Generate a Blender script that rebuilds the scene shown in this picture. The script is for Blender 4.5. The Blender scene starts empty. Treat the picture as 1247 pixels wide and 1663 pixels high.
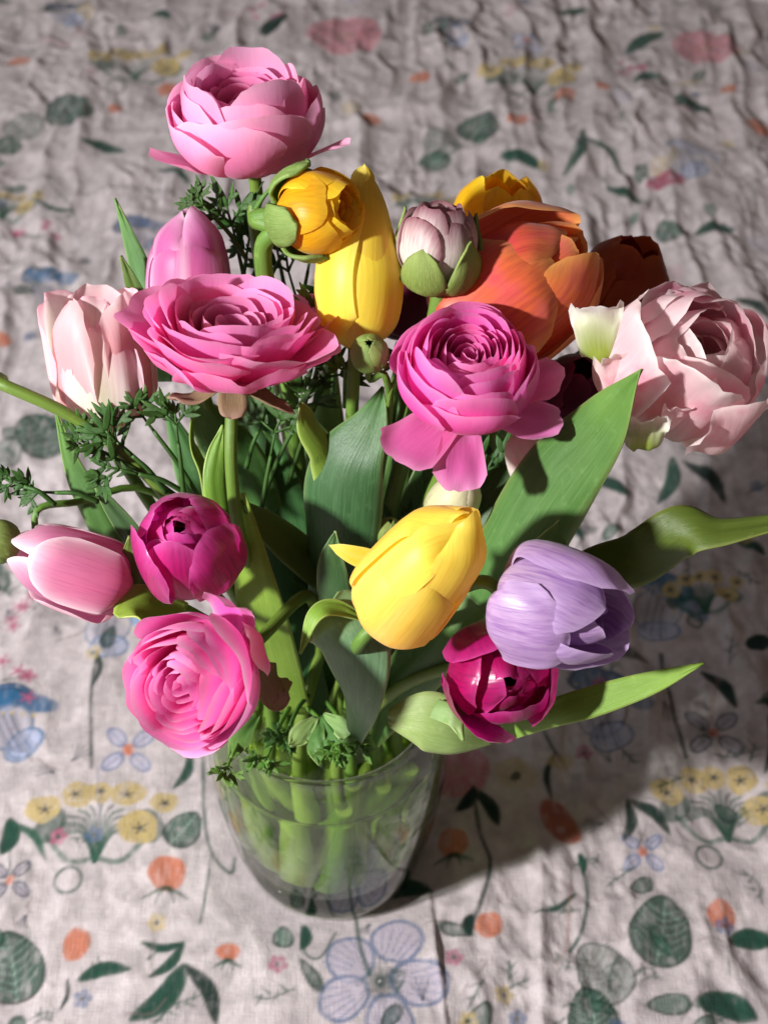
import bpy, math, random
import numpy as np
from mathutils import Vector, Matrix
random.seed(7)
RNG = np.random.RandomState(11)
SC = bpy.context.scene
COL = SC.collection
CM = 0.01

# ------------------------------------------------------------------ camera
F_PX, W_PX, H_PX = 2500.0, 1247.0, 1663.0
PITCH = math.radians(48)
RT = np.array([1.0, 0, 0])
FW = np.array([0, math.cos(PITCH), -math.sin(PITCH)])
UP = np.array([0, math.sin(PITCH), math.cos(PITCH)])
CAM = np.array([2.26, -41.8, 73.3])            # centimetres, vase foot at the origin
cam = bpy.data.cameras.new('camera'); camo = bpy.data.objects.new('camera', cam); COL.objects.link(camo)
camo.location = Vector(CAM * CM)
camo.rotation_euler = (math.pi / 2 - PITCH, 0, 0)
cam.sensor_fit = 'VERTICAL'; cam.sensor_height = 24.0; cam.lens = 24.0 * F_PX / H_PX
cam.clip_start = 0.02; cam.clip_end = 50
cam.dof.use_dof = True; cam.dof.focus_distance = 0.575; cam.dof.aperture_fstop = 8.5
SC.camera = camo

# ------------------------------------------------------------------ world and lamps
SC.view_settings.view_transform = 'Standard'; SC.view_settings.look = 'None'
SC.view_settings.exposure = 0.0; SC.view_settings.gamma = 1.0
SC.render.engine = 'CYCLES'
SC.cycles.use_denoising = True
SC.cycles.max_bounces = 16; SC.cycles.transparent_max_bounces = 24; SC.cycles.transmission_bounces = 12
SC.cycles.diffuse_bounces = 6
wd = bpy.data.worlds.new('World'); SC.world = wd; wd.use_nodes = True
bg = wd.node_tree.nodes['Background']; bg.inputs[0].default_value = (1.0, 0.80, 0.66, 1); bg.inputs[1].default_value = 0.118

def lamp(name, loc, target, size, power, color):
    l = bpy.data.lights.new(name, 'AREA'); l.shape = 'DISK'; l.size = size; l.energy = power; l.color = color
    o = bpy.data.objects.new(name, l); COL.objects.link(o)
    o.location = loc
    o.rotation_euler = (Vector(target) - Vector(loc)).to_track_quat('-Z', 'Y').to_euler()
    return o
LDIR = Vector((-0.70, -0.42, 0.58)).normalized()
lamp('key_lamp', Vector((0, 0, .2)) + LDIR * 1.25, (0, 0.05, .2), 0.075, 31, (1.0, 0.975, 0.95))
lamp('window_lamp', (-1.6, 0.1, 1.1), (0, 0.0, .15), 1.0, 6, (0.80, 0.90, 1.0))

# ------------------------------------------------------------------ helpers
def N(v):
    v = np.asarray(v, float); return v / (np.linalg.norm(v) + 1e-12)
def at(px, py, D):                              # a sight line through the photograph at depth D (cm)
    return CAM + RT * ((px - W_PX / 2) / F_PX * D) + UP * (-(py - H_PX / 2) / F_PX * D) + FW * D
def cv(r, u, t):                                # right, up, towards the viewer -> world
    return N(RT * r + UP * u - FW * t)
def ground(px, py):
    d = at(px, py, 1.0) - CAM
    k = -CAM[2] / d[2]; p = CAM + d * k
    return p[:2]
def catmull(P, t):
    P = np.asarray(P, float); n = len(P) - 1
    t = np.clip(np.asarray(t, float), 0, 1) * n
    i = np.minimum(t.astype(int), n - 1); f = (t - i)[:, None]
    p1, p2 = P[i], P[i + 1]
    p0 = np.where((i > 0)[:, None], P[np.maximum(i - 1, 0)], 2 * p1 - p2)
    p3 = np.where((i < n - 1)[:, None], P[np.minimum(i + 2, n)], 2 * p2 - p1)
    return .5 * ((2 * p1) + (p2 - p0) * f + (2 * p0 - 5 * p1 + 4 * p2 - p3) * f ** 2 + (3 * p1 - p0 - 3 * p2 + p3) * f ** 3)

def link(name, me, mat, parent=None):
    o = bpy.data.objects.new(name, me); COL.objects.link(o)
    if mat: me.materials.append(mat)
    if parent: o.parent = parent
    return o
class MB:
    def __init__(s): s.v = []; s.f = []; s.uv = []; s.n = 0
    def grid(s, P, UV, closed=False):
        a, b = P.shape[:2]; base = s.n
        s.v.append(P.reshape(-1, 3)); s.uv.append(UV.reshape(-1, 2)); s.n += a * b
        i = np.arange(a - 1)[:, None]
        j = np.arange(b if closed else b - 1)[None, :]
        j2 = (j + 1) % b
        q = np.stack([base + i * b + j, base + i * b + j2, base + (i + 1) * b + j2, base + (i + 1) * b + j], -1)
        s.f.append(q.reshape(-1, 4))
    def build(s, name, mat, parent=None, thick=0.0, smooth=True):
        V = np.concatenate(s.v) * CM; F = np.concatenate(s.f); U = np.concatenate(s.uv)
        me = bpy.data.meshes.new(name)
        me.vertices.add(len(V)); me.vertices.foreach_set('co', V.astype(np.float32).ravel())
        me.loops.add(F.size); me.loops.foreach_set('vertex_index', F.astype(np.int32).ravel())
        me.polygons.add(len(F)); me.polygons.foreach_set('loop_start', np.arange(0, F.size, 4, dtype=np.int32))
        me.polygons.foreach_set('use_smooth', np.ones(len(F), bool) if smooth else np.zeros(len(F), bool))
        uvl = me.uv_layers.new(name='UVMap'); uvl.data.foreach_set('uv', U[F.ravel()].astype(np.float32).ravel())
        me.update(); me.validate()
        o = link(name, me, mat, parent)
        if thick:
            m = o.modifiers.new('shell', 'SOLIDIFY'); m.thickness = thick * CM; m.offset = 0
        return o

def wob(x, seed, f=1.0):                         # smooth 1-D wobble
    r = np.random.RandomState(seed % 100000)
    a = r.rand(4) * 6.28; w = np.array([1.0, 1.9, 3.1, 4.7]) * f
    return sum(np.sin(x * w[k] + a[k]) / (1 + k * .7) for k in range(4)) * .5
def wob2(x, y, seed, f=1.0):
    r = np.random.RandomState(seed % 100000); s = 0
    for k in range(4):
        th = r.rand() * 6.28; w = f * (1 + k * .8)
        s = s + np.sin((x * math.cos(th) + y * math.sin(th)) * w + r.rand() * 6.28) / (1 + k * .6)
    return s * .5

def strip(mb, C, NRM, hw, curv, nu=12, seed=0, ruffle=0.0, rf=3.0, wave=0.0, jag=0.0, spiral=0.0, vv=None, notch=0.0, side=None):
    """a petal or leaf surface: centreline C (n,3), face normals NRM (n,3), half widths hw (n), cross curvature curv (n)"""
    n = len(C)
    T = np.gradient(C, axis=0); T /= np.linalg.norm(T, axis=1)[:, None] + 1e-9
    S = np.cross(T, NRM) if side is None else np.repeat(side[None], n, 0)
    S /= np.linalg.norm(S, axis=1)[:, None] + 1e-9
    Nn = np.cross(S, T); Nn /= np.linalg.norm(Nn, axis=1)[:, None] + 1e-9
    if vv is None: vv = np.linspace(0, 1, n)
    u = np.linspace(-1, 1, nu)
    s = hw[:, None] * u[None, :]
    k = np.where(np.abs(curv) < 1e-4, 1e-4, curv)[:, None]
    ang = np.clip(s * k, -2.6, 2.6)
    x = np.sin(ang) / k; d = (1 - np.cos(ang)) / k
    U = np.repeat(u[None], n, 0); V = np.repeat(vv[:, None], nu, 1)
    edge = (np.abs(U) ** 2) * .6 + V ** 3 * .7
    off = -d
    if ruffle: off = off + ruffle * edge * wob2(U * 2.2, V * 2.2, seed + 5, rf)
    if wave: off = off + wave * wob2(U * 1.2, V * 1.5, seed + 9, 2.0)
    if spiral: off = off + spiral * U * hw.max()
    L = T[:, None] * 0
    P = C[:, None] + S[:, None] * x[..., None] + Nn[:, None] * off[..., None]
    if jag or notch:
        ext = jag * wob(U * 3.0, seed + 3, 2.2) * V ** 4 - notch * np.exp(-(U / .25) ** 2) * V ** 6 * .8
        P = P + T[:, None] * ext[..., None]
    mb.grid(P, np.stack([U * .5 + .5, V], -1))

def tube(mb, P, r, seg=10, n=None, vscale=1.0):
    P = np.asarray(P, float)
    n = n or max(10, len(P) * 6)
    t = np.linspace(0, 1, n); C = catmull(P, t)
    r = np.interp(t, np.linspace(0, 1, len(np.atleast_1d(r))), np.atleast_1d(r))
    T = np.gradient(C, axis=0); T /= np.linalg.norm(T, axis=1)[:, None]
    a = np.cross(T[0], [0.3, 0.2, 0.9]); a = N(a); A = []
    for k in range(n):
        a = N(a - T[k] * np.dot(a, T[k])); A.append(a)
    A = np.array(A); B = np.cross(T, A)
    th = np.linspace(0, 2 * np.pi, seg, endpoint=False)
    Q = C[:, None] + r[:, None, None] * (A[:, None] * np.cos(th)[None, :, None] + B[:, None] * np.sin(th)[None, :, None])
    UV = np.stack(np.broadcast_arrays(th[None] / 6.2832, t[:, None] * vscale), -1)
    mb.grid(Q, UV, closed=True)
    for e, s in ((0, 1), (-1, -1)):              # closed ends
        ring = Q[e]; cc = np.repeat(ring.mean(0)[None], seg, 0)
        G = np.stack([cc, ring] if s > 0 else [ring, cc]); mb.grid(G, np.zeros((2, seg, 2)), closed=True)

def thing(name, label, cat, loc=(0, 0, 0), group=None):
    o = bpy.data.objects.new(name, None); COL.objects.link(o); o.empty_display_size = .02
    o['label'] = label; o['category'] = cat
    if group: o['group'] = group
    return o

# ------------------------------------------------------------------ materials
def new_mat(name):
    m = bpy.data.materials.new(name); m.use_nodes = True
    nt = m.node_tree; nt.nodes.clear()
    return m, nt
def nd(nt, t, **kw):
    n = nt.nodes.new(t)
    for k, v in kw.items(): setattr(n, k, v)
    return n
def srgb(h):
    h = h.lstrip('#'); c = [int(h[i:i + 2], 16) / 255 for i in (0, 2, 4)]
    return tuple((x / 12.92 if x <= .04045 else ((x + .055) / 1.055) ** 2.4) for x in c)
def ramp(nt, fac, stops):
    r = nd(nt, 'ShaderNodeValToRGB'); el = r.color_ramp.elements
    while len(el) < len(stops): el.new(.5)
    for e, (p, c) in zip(el, stops): e.position = p; e.color = (*c, 1)
    nt.links.new(fac, r.inputs[0]); return r.outputs[0]
def mixc(nt, fac, a, b, mode='MIX'):
    m = nd(nt, 'ShaderNodeMix', data_type='RGBA', blend_type=mode)
    L = nt.links
    for sock, v in ((m.inputs[0], fac), (m.inputs[6], a), (m.inputs[7], b)):
        if isinstance(v, (int, float)): sock.default_value = v
        elif isinstance(v, tuple): sock.default_value = (*v, 1)
        else: L.new(v, sock)
    return m.outputs[2]
def math_(nt, op, a, b=None, c=None, clamp=False):
    m = nd(nt, 'ShaderNodeMath', operation=op, use_clamp=clamp)
    for i, v in enumerate((a, b, c)):
        if v is None: continue
        if isinstance(v, (int, float)): m.inputs[i].default_value = v
        else: nt.links.new(v, m.inputs[i])
    return m.outputs[0]

def petal_mat(name, stops, edge=None, edge_amt=.5, streak=.3, streak_col=None, trans=.45, rough=.5, mid=None, mid_amt=0, mid_w=.12,
              blotch=.16, spec=.35, bump=.16, sheen=.15, patch=None, patch_amt=0, fanf=19.0):
    m, nt = new_mat(name); L = nt.links
    uv = nd(nt, 'ShaderNodeUVMap'); sp = nd(nt, 'ShaderNodeSeparateXYZ'); L.new(uv.outputs[0], sp.inputs[0])
    u, v = sp.outputs[0], sp.outputs[1]
    oi = nd(nt, 'ShaderNodeObjectInfo')
    # streaks fan out along the petal
    cx = math_(nt, 'SUBTRACT', u, .5)
    fan = math_(nt, 'MULTIPLY', cx, fanf)
    cmb = nd(nt, 'ShaderNodeCombineXYZ'); L.new(fan, cmb.inputs[0]); L.new(math_(nt, 'MULTIPLY', v, 2.6), cmb.inputs[1])
    L.new(math_(nt, 'MULTIPLY', oi.outputs['Random'], 37.0), cmb.inputs[2])
    ns = nd(nt, 'ShaderNodeTexNoise'); ns.inputs['Scale'].default_value = 1.6; ns.inputs['Detail'].default_value = 4; ns.inputs['Roughness'].default_value = .6
    L.new(cmb.outputs[0], ns.inputs['Vector'])
    tc = nd(nt, 'ShaderNodeTexCoord')
    n2 = nd(nt, 'ShaderNodeTexNoise'); n2.inputs['Scale'].default_value = 55; n2.inputs['Detail'].default_value = 3
    L.new(tc.outputs['Object'], n2.inputs['Vector'])
    vj = math_(nt, 'ADD', v, math_(nt, 'MULTIPLY', math_(nt, 'SUBTRACT', ns.outputs[0], .5), .35))
    base = ramp(nt, vj, stops)
    dark = streak_col or tuple(c * .55 for c in stops[len(stops) // 2][1])
    sfac = math_(nt, 'MULTIPLY', math_(nt, 'SUBTRACT', ns.outputs[0], .42, clamp=True), streak * 3.2, clamp=True)
    c = mixc(nt, sfac, base, dark)
    if mid:
        mf = math_(nt, 'SUBTRACT', 1.0, math_(nt, 'DIVIDE', math_(nt, 'ABSOLUTE', cx), mid_w), clamp=True)
        mf = math_(nt, 'MULTIPLY', mf, math_(nt, 'SUBTRACT', 1.15, v, clamp=True))
        c = mixc(nt, math_(nt, 'MULTIPLY', mf, mid_amt), c, mid)
    if patch:
        c = mixc(nt, math_(nt, 'MULTIPLY', math_(nt, 'SUBTRACT', n2.outputs[0], .5, clamp=True), patch_amt * 6, clamp=True), c, patch)
    if edge:
        eu = math_(nt, 'POWER', math_(nt, 'MULTIPLY', math_(nt, 'ABSOLUTE', cx), 2.0), 5.0)
        ev = math_(nt, 'POWER', v, 9.0)
        ef = math_(nt, 'MULTIPLY', math_(nt, 'MAXIMUM', eu, ev), edge_amt)
        c = mixc(nt, ef, c, edge)
    bl = math_(nt, 'ADD', 1 - blotch, math_(nt, 'MULTIPLY', n2.outputs[0], blotch * 2))
    bl = math_(nt, 'MULTIPLY', bl, math_(nt, 'ADD', .9, math_(nt, 'MULTIPLY', oi.outputs['Random'], .2)))
    hs = nd(nt, 'ShaderNodeHueSaturation'); L.new(c, hs.inputs['Color']); L.new(bl, hs.inputs['Value'])
    L.new(math_(nt, 'ADD', .49, math_(nt, 'MULTIPLY', oi.outputs['Random'], .02)), hs.inputs['Hue'])
    c = hs.outputs[0]
    bm = nd(nt, 'ShaderNodeBump'); bm.inputs['Strength'].default_value = bump; bm.inputs['Distance'].default_value = .0008
    L.new(ns.outputs[0], bm.inputs['Height'])
    p = nd(nt, 'ShaderNodeBsdfPrincipled'); L.new(c, p.inputs['Base Color']); p.inputs['Roughness'].default_value = rough
    p.inputs['Specular IOR Level'].default_value = spec; L.new(bm.outputs[0], p.inputs['Normal'])
    p.inputs['Sheen Weight'].default_value = sheen; p.inputs['Sheen Roughness'].default_value = .4
    tr = nd(nt, 'ShaderNodeBsdfTranslucent'); L.new(c, tr.inputs[0]); L.new(bm.outputs[0], tr.inputs['Normal'])
    mx = nd(nt, 'ShaderNodeMixShader'); mx.inputs[0].default_value = trans
    L.new(p.outputs[0], mx.inputs[1]); L.new(tr.outputs[0], mx.inputs[2])
    out = nd(nt, 'ShaderNodeOutputMaterial'); L.new(mx.outputs[0], out.inputs[0])
    return m
def S(*hexes):
    n = len(hexes); return [(i / (n - 1), srgb(h)) for i, h in enumerate(hexes)]

def leaf_mat(name, base, tip, vein, trans=.22, rough=.42, freq=27.0, vein_amt=.45, edge=None, bump=.35, spec=.45):
    m, nt = new_mat(name); L = nt.links
    uv = nd(nt, 'ShaderNodeUVMap'); sp = nd(nt, 'ShaderNodeSeparateXYZ'); L.new(uv.outputs[0], sp.inputs[0])
    u, v = sp.outputs[0], sp.outputs[1]; cx = math_(nt, 'SUBTRACT', u, .5)
    oi = nd(nt, 'ShaderNodeObjectInfo'); tc = nd(nt, 'ShaderNodeTexCoord')
    cmb = nd(nt, 'ShaderNodeCombineXYZ'); L.new(math_(nt, 'MULTIPLY', cx, freq), cmb.inputs[0]); L.new(math_(nt, 'MULTIPLY', v, 4.5), cmb.inputs[1])
    L.new(math_(nt, 'MULTIPLY', oi.outputs['Random'], 31.0), cmb.inputs[2])
    ns = nd(nt, 'ShaderNodeTexNoise'); ns.inputs['Scale'].default_value = 1.5; ns.inputs['Detail'].default_value = 5; ns.inputs['Roughness'].default_value = .65
    L.new(cmb.outputs[0], ns.inputs['Vector'])
    n2 = nd(nt, 'ShaderNodeTexNoise'); n2.inputs['Scale'].default_value = 40; n2.inputs['Detail'].default_value = 5
    L.new(tc.outputs['Object'], n2.inputs['Vector'])
    c = ramp(nt, math_(nt, 'ADD', v, math_(nt, 'MULTIPLY', math_(nt, 'SUBTRACT', n2.outputs[0], .5), .4)), [(0, base), (.55, base), (1, tip)])
    c = mixc(nt, math_(nt, 'MULTIPLY', math_(nt, 'SUBTRACT', ns.outputs[0], .4, clamp=True), vein_amt * 3.5, clamp=True), c, vein)
    if edge:
        eu = math_(nt, 'POWER', math_(nt, 'MULTIPLY', math_(nt, 'ABSOLUTE', cx), 2.0), 14.0)
        c = mixc(nt, math_(nt, 'MULTIPLY', eu, .8), c, edge)
    n4 = nd(nt, 'ShaderNodeTexNoise'); n4.inputs['Scale'].default_value = 260; n4.inputs['Detail'].default_value = 3; L.new(tc.outputs['Object'], n4.inputs['Vector'])
    c = mixc(nt, math_(nt, 'MULTIPLY', math_(nt, 'SUBTRACT', n4.outputs[0], .60, clamp=True), .9, clamp=True), c, tuple(min(1, x * 1.8 + .03) for x in vein))
    n5 = nd(nt, 'ShaderNodeTexNoise'); n5.inputs['Scale'].default_value = 16; n5.inputs['Detail'].default_value = 4; L.new(tc.outputs['Object'], n5.inputs['Vector'])
    c = mixc(nt, math_(nt, 'MULTIPLY', math_(nt, 'SUBTRACT', n5.outputs[0], .52, clamp=True), 2.4, clamp=True), c, tuple(x * .55 for x in base))
    hs = nd(nt, 'ShaderNodeHueSaturation'); L.new(c, hs.inputs['Color'])
    L.new(math_(nt, 'ADD', .8, math_(nt, 'MULTIPLY', n2.outputs[0], .4)), hs.inputs['Value'])
    L.new(math_(nt, 'ADD', .485, math_(nt, 'MULTIPLY', oi.outputs['Random'], .03)), hs.inputs['Hue'])
    c = hs.outputs[0]
    bm = nd(nt, 'ShaderNodeBump'); bm.inputs['Strength'].default_value = bump; bm.inputs['Distance'].default_value = .0008
    L.new(ns.outputs[0], bm.inputs['Height'])
    p = nd(nt, 'ShaderNodeBsdfPrincipled'); L.new(c, p.inputs['Base Color']); p.inputs['Roughness'].default_value = rough
    p.inputs['Specular IOR Level'].default_value = spec; L.new(bm.outputs[0], p.inputs['Normal'])
    tr = nd(nt, 'ShaderNodeBsdfTranslucent')
    L.new(mixc(nt, .5, c, (.35, .55, .05), 'MIX'), tr.inputs[0])
    mx = nd(nt, 'ShaderNodeMixShader'); mx.inputs[0].default_value = trans
    L.new(p.outputs[0], mx.inputs[1]); L.new(tr.outputs[0], mx.inputs[2])
    out = nd(nt, 'ShaderNodeOutputMaterial'); L.new(mx.outputs[0], out.inputs[0])
    return m

M = {}
M['pink_light'] = petal_mat('pink_ranunculus_petal', S('#f8b4d8', '#f490c8', '#f49cce', '#f8b4da'), edge=srgb('#f9c4de'), edge_amt=.45, streak=.18, streak_col=srgb('#dd5a98'))
M['pink_mid'] = petal_mat('rose_pink_ranunculus_petal', S('#f09cd0', '#f470bc', '#f474c0', '#f894d2'), edge=srgb('#f8b8d8'), edge_amt=.4, streak=.25, streak_col=srgb('#cc3c86'))
M['pink_hot'] = petal_mat('hot_pink_ranunculus_petal', S('#f484d0', '#ee44b4', '#f050bc', '#f67cd0'), edge=srgb('#fab4dc'), edge_amt=.5, streak=.25, streak_col=srgb('#bc1c7c'))
M['pink_bub'] = petal_mat('bubblegum_ranunculus_petal', S('#f890d4', '#f868c6', '#fa70ca', '#fb94da'), edge=srgb('#fdd0ea'), edge_amt=.75, trans=.30, streak=.22, streak_col=srgb('#dd3c94'))
M['pink_in'] = petal_mat('deep_pink_inner_petal', S('#c84890', '#d850a0', '#e468ac', '#ee8cc0'), edge=srgb('#f6b0d4'), edge_amt=.6, streak=.3, streak_col=srgb('#a82c74'))
M['pink_hot_in'] = petal_mat('hot_pink_inner_petal', S('#b81c80', '#cc2490', '#dc38a0', '#ee6cbc'), edge=srgb('#f8a8d8'), edge_amt=.6, streak=.3, streak_col=srgb('#94105c'))
M['yellow'] = petal_mat('yellow_tulip_petal', S('#eee070', '#fbe650', '#fce854', '#fdec60'), edge=srgb('#fff8a0'), edge_amt=.35, streak=.3, streak_col=srgb('#e8b42c'), mid=srgb('#fff09a'), mid_amt=.45, rough=.4)
M['yellow_blush'] = petal_mat('pale_yellow_tulip_petal', S('#f4b884', '#fbd868', '#fce860', '#fdea54'), edge=srgb('#fff2a0'), edge_amt=.25, streak=.35, streak_col=srgb('#e8a038'), mid=srgb('#fff2a0'), mid_amt=.4, rough=.42)
M['yellow_deep'] = petal_mat('golden_ranunculus_petal', S('#f4c828', '#fccc20', '#fac418', '#fcd830'), edge=srgb('#ffe050'), edge_amt=.4, streak=.45, streak_col=srgb('#c87808'), rough=.4)
M['orange'] = petal_mat('orange_tulip_petal', S('#f08468', '#ea5c40', '#ee6c40', '#f49454'), edge=srgb('#f8b868'), edge_amt=.7, streak=.8, streak_col=srgb('#bc2438'), patch=srgb('#e2546c'), patch_amt=.6, trans=.35, mid=srgb('#d84a50'), mid_amt=.45, mid_w=.35, rough=.36, spec=.5)
M['rust'] = petal_mat('rust_tulip_petal', S('#a83c24', '#a03420', '#98301c', '#b04020'), edge=srgb('#c86030'), edge_amt=.4, streak=.4, rough=.4)
M['lilac'] = petal_mat('lilac_tulip_petal', S('#e6c8cc', '#d4b4d8', '#c09ccc', '#cca8dc'), edge=srgb('#e4c8f0'), edge_amt=.6, streak=.75, streak_col=srgb('#8450a0'), patch=srgb('#9c78b0'), patch_amt=.45, trans=.35, rough=.36, spec=.5)
M['magenta'] = petal_mat('magenta_tulip_petal', S('#e0589c', '#d42088', '#cc187c', '#d83898'), edge=srgb('#e070b8'), edge_amt=.6, streak=.6, streak_col=srgb('#7c0450'), rough=.32, spec=.55)
M['magenta_deep'] = petal_mat('crimson_magenta_tulip_petal', S('#d03080', '#c40c70', '#bc0868', '#cc1c80'), edge=srgb('#dc58a8'), edge_amt=.5, streak=.55, streak_col=srgb('#600038'), rough=.3, spec=.6)
M['mauve_pink'] = petal_mat('mauve_pink_tulip_petal', S('#e8b0c0', '#d678ac', '#cc68ac', '#dc98c8'), edge=srgb('#f4d4e8'), edge_amt=.75, streak=.3, streak_col=srgb('#b44890'), mid=srgb('#f4e0ec'), mid_amt=.9, mid_w=.10, rough=.4)
M['blush'] = petal_mat('blush_tulip_petal', S('#d46c88', '#d4709c', '#e08cb4', '#f4ccdc'), edge=srgb('#ffeef4'), edge_amt=1.0, streak=.5, streak_col=srgb('#b44484'), rough=.4)
M['cream_pink'] = petal_mat('cream_pink_parrot_petal', S('#dce4a8', '#f8f6e4', '#faf0ee', '#f6d4dc'), edge=srgb('#f4b4c8'), edge_amt=.55, streak=.14, streak_col=srgb('#eca4b4'), mid=srgb('#ccd890'), mid_amt=.6, mid_w=.2, rough=.42, patch=srgb('#ec9cb0'), patch_amt=.2)
M['salmon_in'] = petal_mat('salmon_inner_petal', S('#e88c98', '#f0a4ac', '#f4b8c0', '#f8d8dc'), edge=srgb('#fae4e4'), edge_amt=.6, streak=.2, rough=.45)
M['peony_pink'] = petal_mat('pale_peony_tulip_petal', S('#f4e4d0', '#f6e0de', '#f4ccd6', '#f6d8dc'), edge=srgb('#fdf4f2'), edge_amt=.8, streak=.2, streak_col=srgb('#e08ca8'), rough=.45, patch=srgb('#e07ca0'), patch_amt=.7)
M['green_white'] = petal_mat('green_white_outer_petal', S('#88a830', '#a8c050', '#e8ecc8', '#faf4f0'), edge=srgb('#ffffff'), edge_amt=.6, streak=.25, streak_col=srgb('#88a838'), rough=.4)
M['bud_white'] = petal_mat('white_purple_bud_petal', S('#d8d8b0', '#f2ece0', '#eee2dc', '#d0a8b0'), edge=srgb('#7c3048'), edge_amt=.7, streak=.3, streak_col=srgb('#8c2858'), rough=.45)
M['cream'] = petal_mat('cream_bud_petal', S('#b8c078', '#dcdca8', '#eceac4', '#f0eed0'), edge=srgb('#f8f6e0'), edge_amt=.4, streak=.2, streak_col=srgb('#a8b068'), rough=.45)
M['plum'] = petal_mat('plum_tulip_petal', S('#702848', '#6c1c40', '#5c1438', '#7c2850'), edge=srgb('#a84878'), edge_amt=.4, streak=.4, rough=.4)
M['sepal'] = leaf_mat('green_sepal', srgb('#6f8a38'), srgb('#8fa656'), srgb('#a8bc74'), freq=30, rough=.6, bump=.6)
M['sepal_brown'] = leaf_mat('papery_sepal', srgb('#9c8464'), srgb('#b08c7c'), srgb('#7c5c4c'), freq=22, rough=.6, trans=.3)
M['stem'] = leaf_mat('green_stem', srgb('#5c7c2c'), srgb('#7c9a40'), srgb('#8aa850'), freq=9, rough=.5, trans=.1, vein_amt=.3)
M['stem_pale'] = leaf_mat('pale_wet_stem', srgb('#b4cc78'), srgb('#bcd088'), srgb('#d0dea8'), freq=9, rough=.4, trans=.2)
M['leaf'] = leaf_mat('tulip_leaf', srgb('#4c7838'), srgb('#68943c'), srgb('#74985c'), edge=srgb('#a8c070'))
M['leaf_blue'] = leaf_mat('bluish_tulip_leaf', srgb('#385e34'), srgb('#4f7c3c'), srgb('#5c8456'), edge=srgb('#9cb878'))
M['leaf_lime'] = leaf_mat('lime_tulip_leaf', srgb('#7ca438'), srgb('#90b444'), srgb('#a4c060'), edge=srgb('#c8d880'), trans=.3)
M['leaf_olive'] = leaf_mat('olive_tulip_leaf', srgb('#4c6420'), srgb('#566e28'), srgb('#667c38'), edge=srgb('#8c9c50'))
M['leaf_pale'] = leaf_mat('pale_green_leaf', srgb('#86a860'), srgb('#92b060'), srgb('#a8c084'), edge=srgb('#b8cc88'), trans=.25)
M['leaf_grey'] = leaf_mat('greyish_tulip_leaf', srgb('#648c66'), srgb('#7aa060'), srgb('#8cac88'), edge=srgb('#a8c480'))
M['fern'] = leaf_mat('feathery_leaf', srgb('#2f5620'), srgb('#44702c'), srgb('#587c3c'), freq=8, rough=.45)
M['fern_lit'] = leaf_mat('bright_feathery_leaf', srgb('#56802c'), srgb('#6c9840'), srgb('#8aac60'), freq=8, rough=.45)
M['stamen'] = leaf_mat('dark_stamen', srgb('#1c0c18'), srgb('#2c1424'), srgb('#140810'), freq=5, trans=0)
M['pistil'] = leaf_mat('green_pistil', srgb('#8c9c50'), srgb('#a0a860'), srgb('#707c30'), freq=5, trans=0)

# ------------------------------------------------------------------ the tablecloth
def axis_pts(segs):
    out = []
    for a, b, h in segs:
        n = max(1, int(round((b - a) / h))); out += list(np.linspace(a, b, n, endpoint=False))
    out.append(segs[-1][1]); return np.array(out)
GX = axis_pts([(-140, -60, 8), (-60, -38, 1.2), (-38, -22, .16), (-22, 24, .115), (24, 44, .16), (44, 66, 1.2), (66, 150, 8)])
GY = axis_pts([(-90, -30, 6), (-30, -13, 1.0), (-13, 14, .105), (14, 45, .15), (45, 92, .24), (92, 110, 1.2), (110, 190, 8)])
XX, YY = np.meshgrid(GX, GY)
_lat = {}
def vnoise(x, y, scale, seed):
    if seed not in _lat: _lat[seed] = np.random.RandomState(seed).rand(257, 257)
    Lt = _lat[seed]
    fx = (x / scale + 500.5) % 256; fy = (y / scale + 500.5) % 256
    i = fx.astype(int); j = fy.astype(int); a = fx - i; b = fy - j
    a = a * a * a * (a * (a * 6 - 15) + 10); b = b * b * b * (b * (b * 6 - 15) + 10)
    i1 = (i + 1) % 256; j1 = (j + 1) % 256
    return (Lt[j, i] * (1 - a) + Lt[j, i1] * a) * (1 - b) + (Lt[j1, i] * (1 - a) + Lt[j1, i1] * a) * b - .5
def sstep(a, b, x):
    t = np.clip((x - a) / (b - a), 0, 1); return t * t * (3 - 2 * t)
HR = np.hypot(XX + .45, YY)
e0, e1 = ground(728, 1663), ground(696, 1425)
ex = e0[0] + (YY - e0[1]) * (e1[0] - e0[0]) / (e1[1] - e0[1]) + .05 * vnoise(YY * 0, YY, 2.5, 71)   # the folded edge
fold = sstep(0.10, -0.16, XX - ex) * sstep(5.5, 2.0, YY)
smooth_zone = sstep(.5, -1.5, XX - ex) * sstep(16, 4, YY)
rumple = .35 + .65 * (1 - smooth_zone)
wx = XX + 1.6 * vnoise(XX, YY, 4.0, 31); wy = YY + 1.6 * vnoise(XX, YY, 4.0, 32)
def ridge(s, sd, sx=1.0, sy=1.0): return .5 - np.abs(vnoise(wx * sx, wy * sy, s, sd)) * 2
HZ = .55 * vnoise(XX, YY * .7, 11, 1) + .42 * ridge(5.2, 2, 1.5, .75) * rumple + .24 * ridge(2.5, 3, 1.2, .8) * rumple \
   + (.17 * vnoise(wx * .95 + wy * .45, wy * .5 - wx * .22, .8, 4) + .07 * vnoise(wx * 1.1 + wy * .6, wy * .6 - wx * .3, .42, 5)) * rumple * np.clip(.75 + 2.2 * vnoise(XX, YY, 7, 55), .15, 1.5) \
   + .40 * np.maximum(ridge(4.0, 56, 1.6, .28), -.1) * rumple + .26 * np.maximum(ridge(3.0, 57, .5, 1.2), -.1) * rumple + .03 * vnoise(XX * 2.2, YY * .25, .8, 6)
far = sstep(18, 60, YY); HZ = HZ * (1.25 + .55 * far)
HZ = HZ * sstep(4.7, 8.0, HR) * .9 - .02
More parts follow.
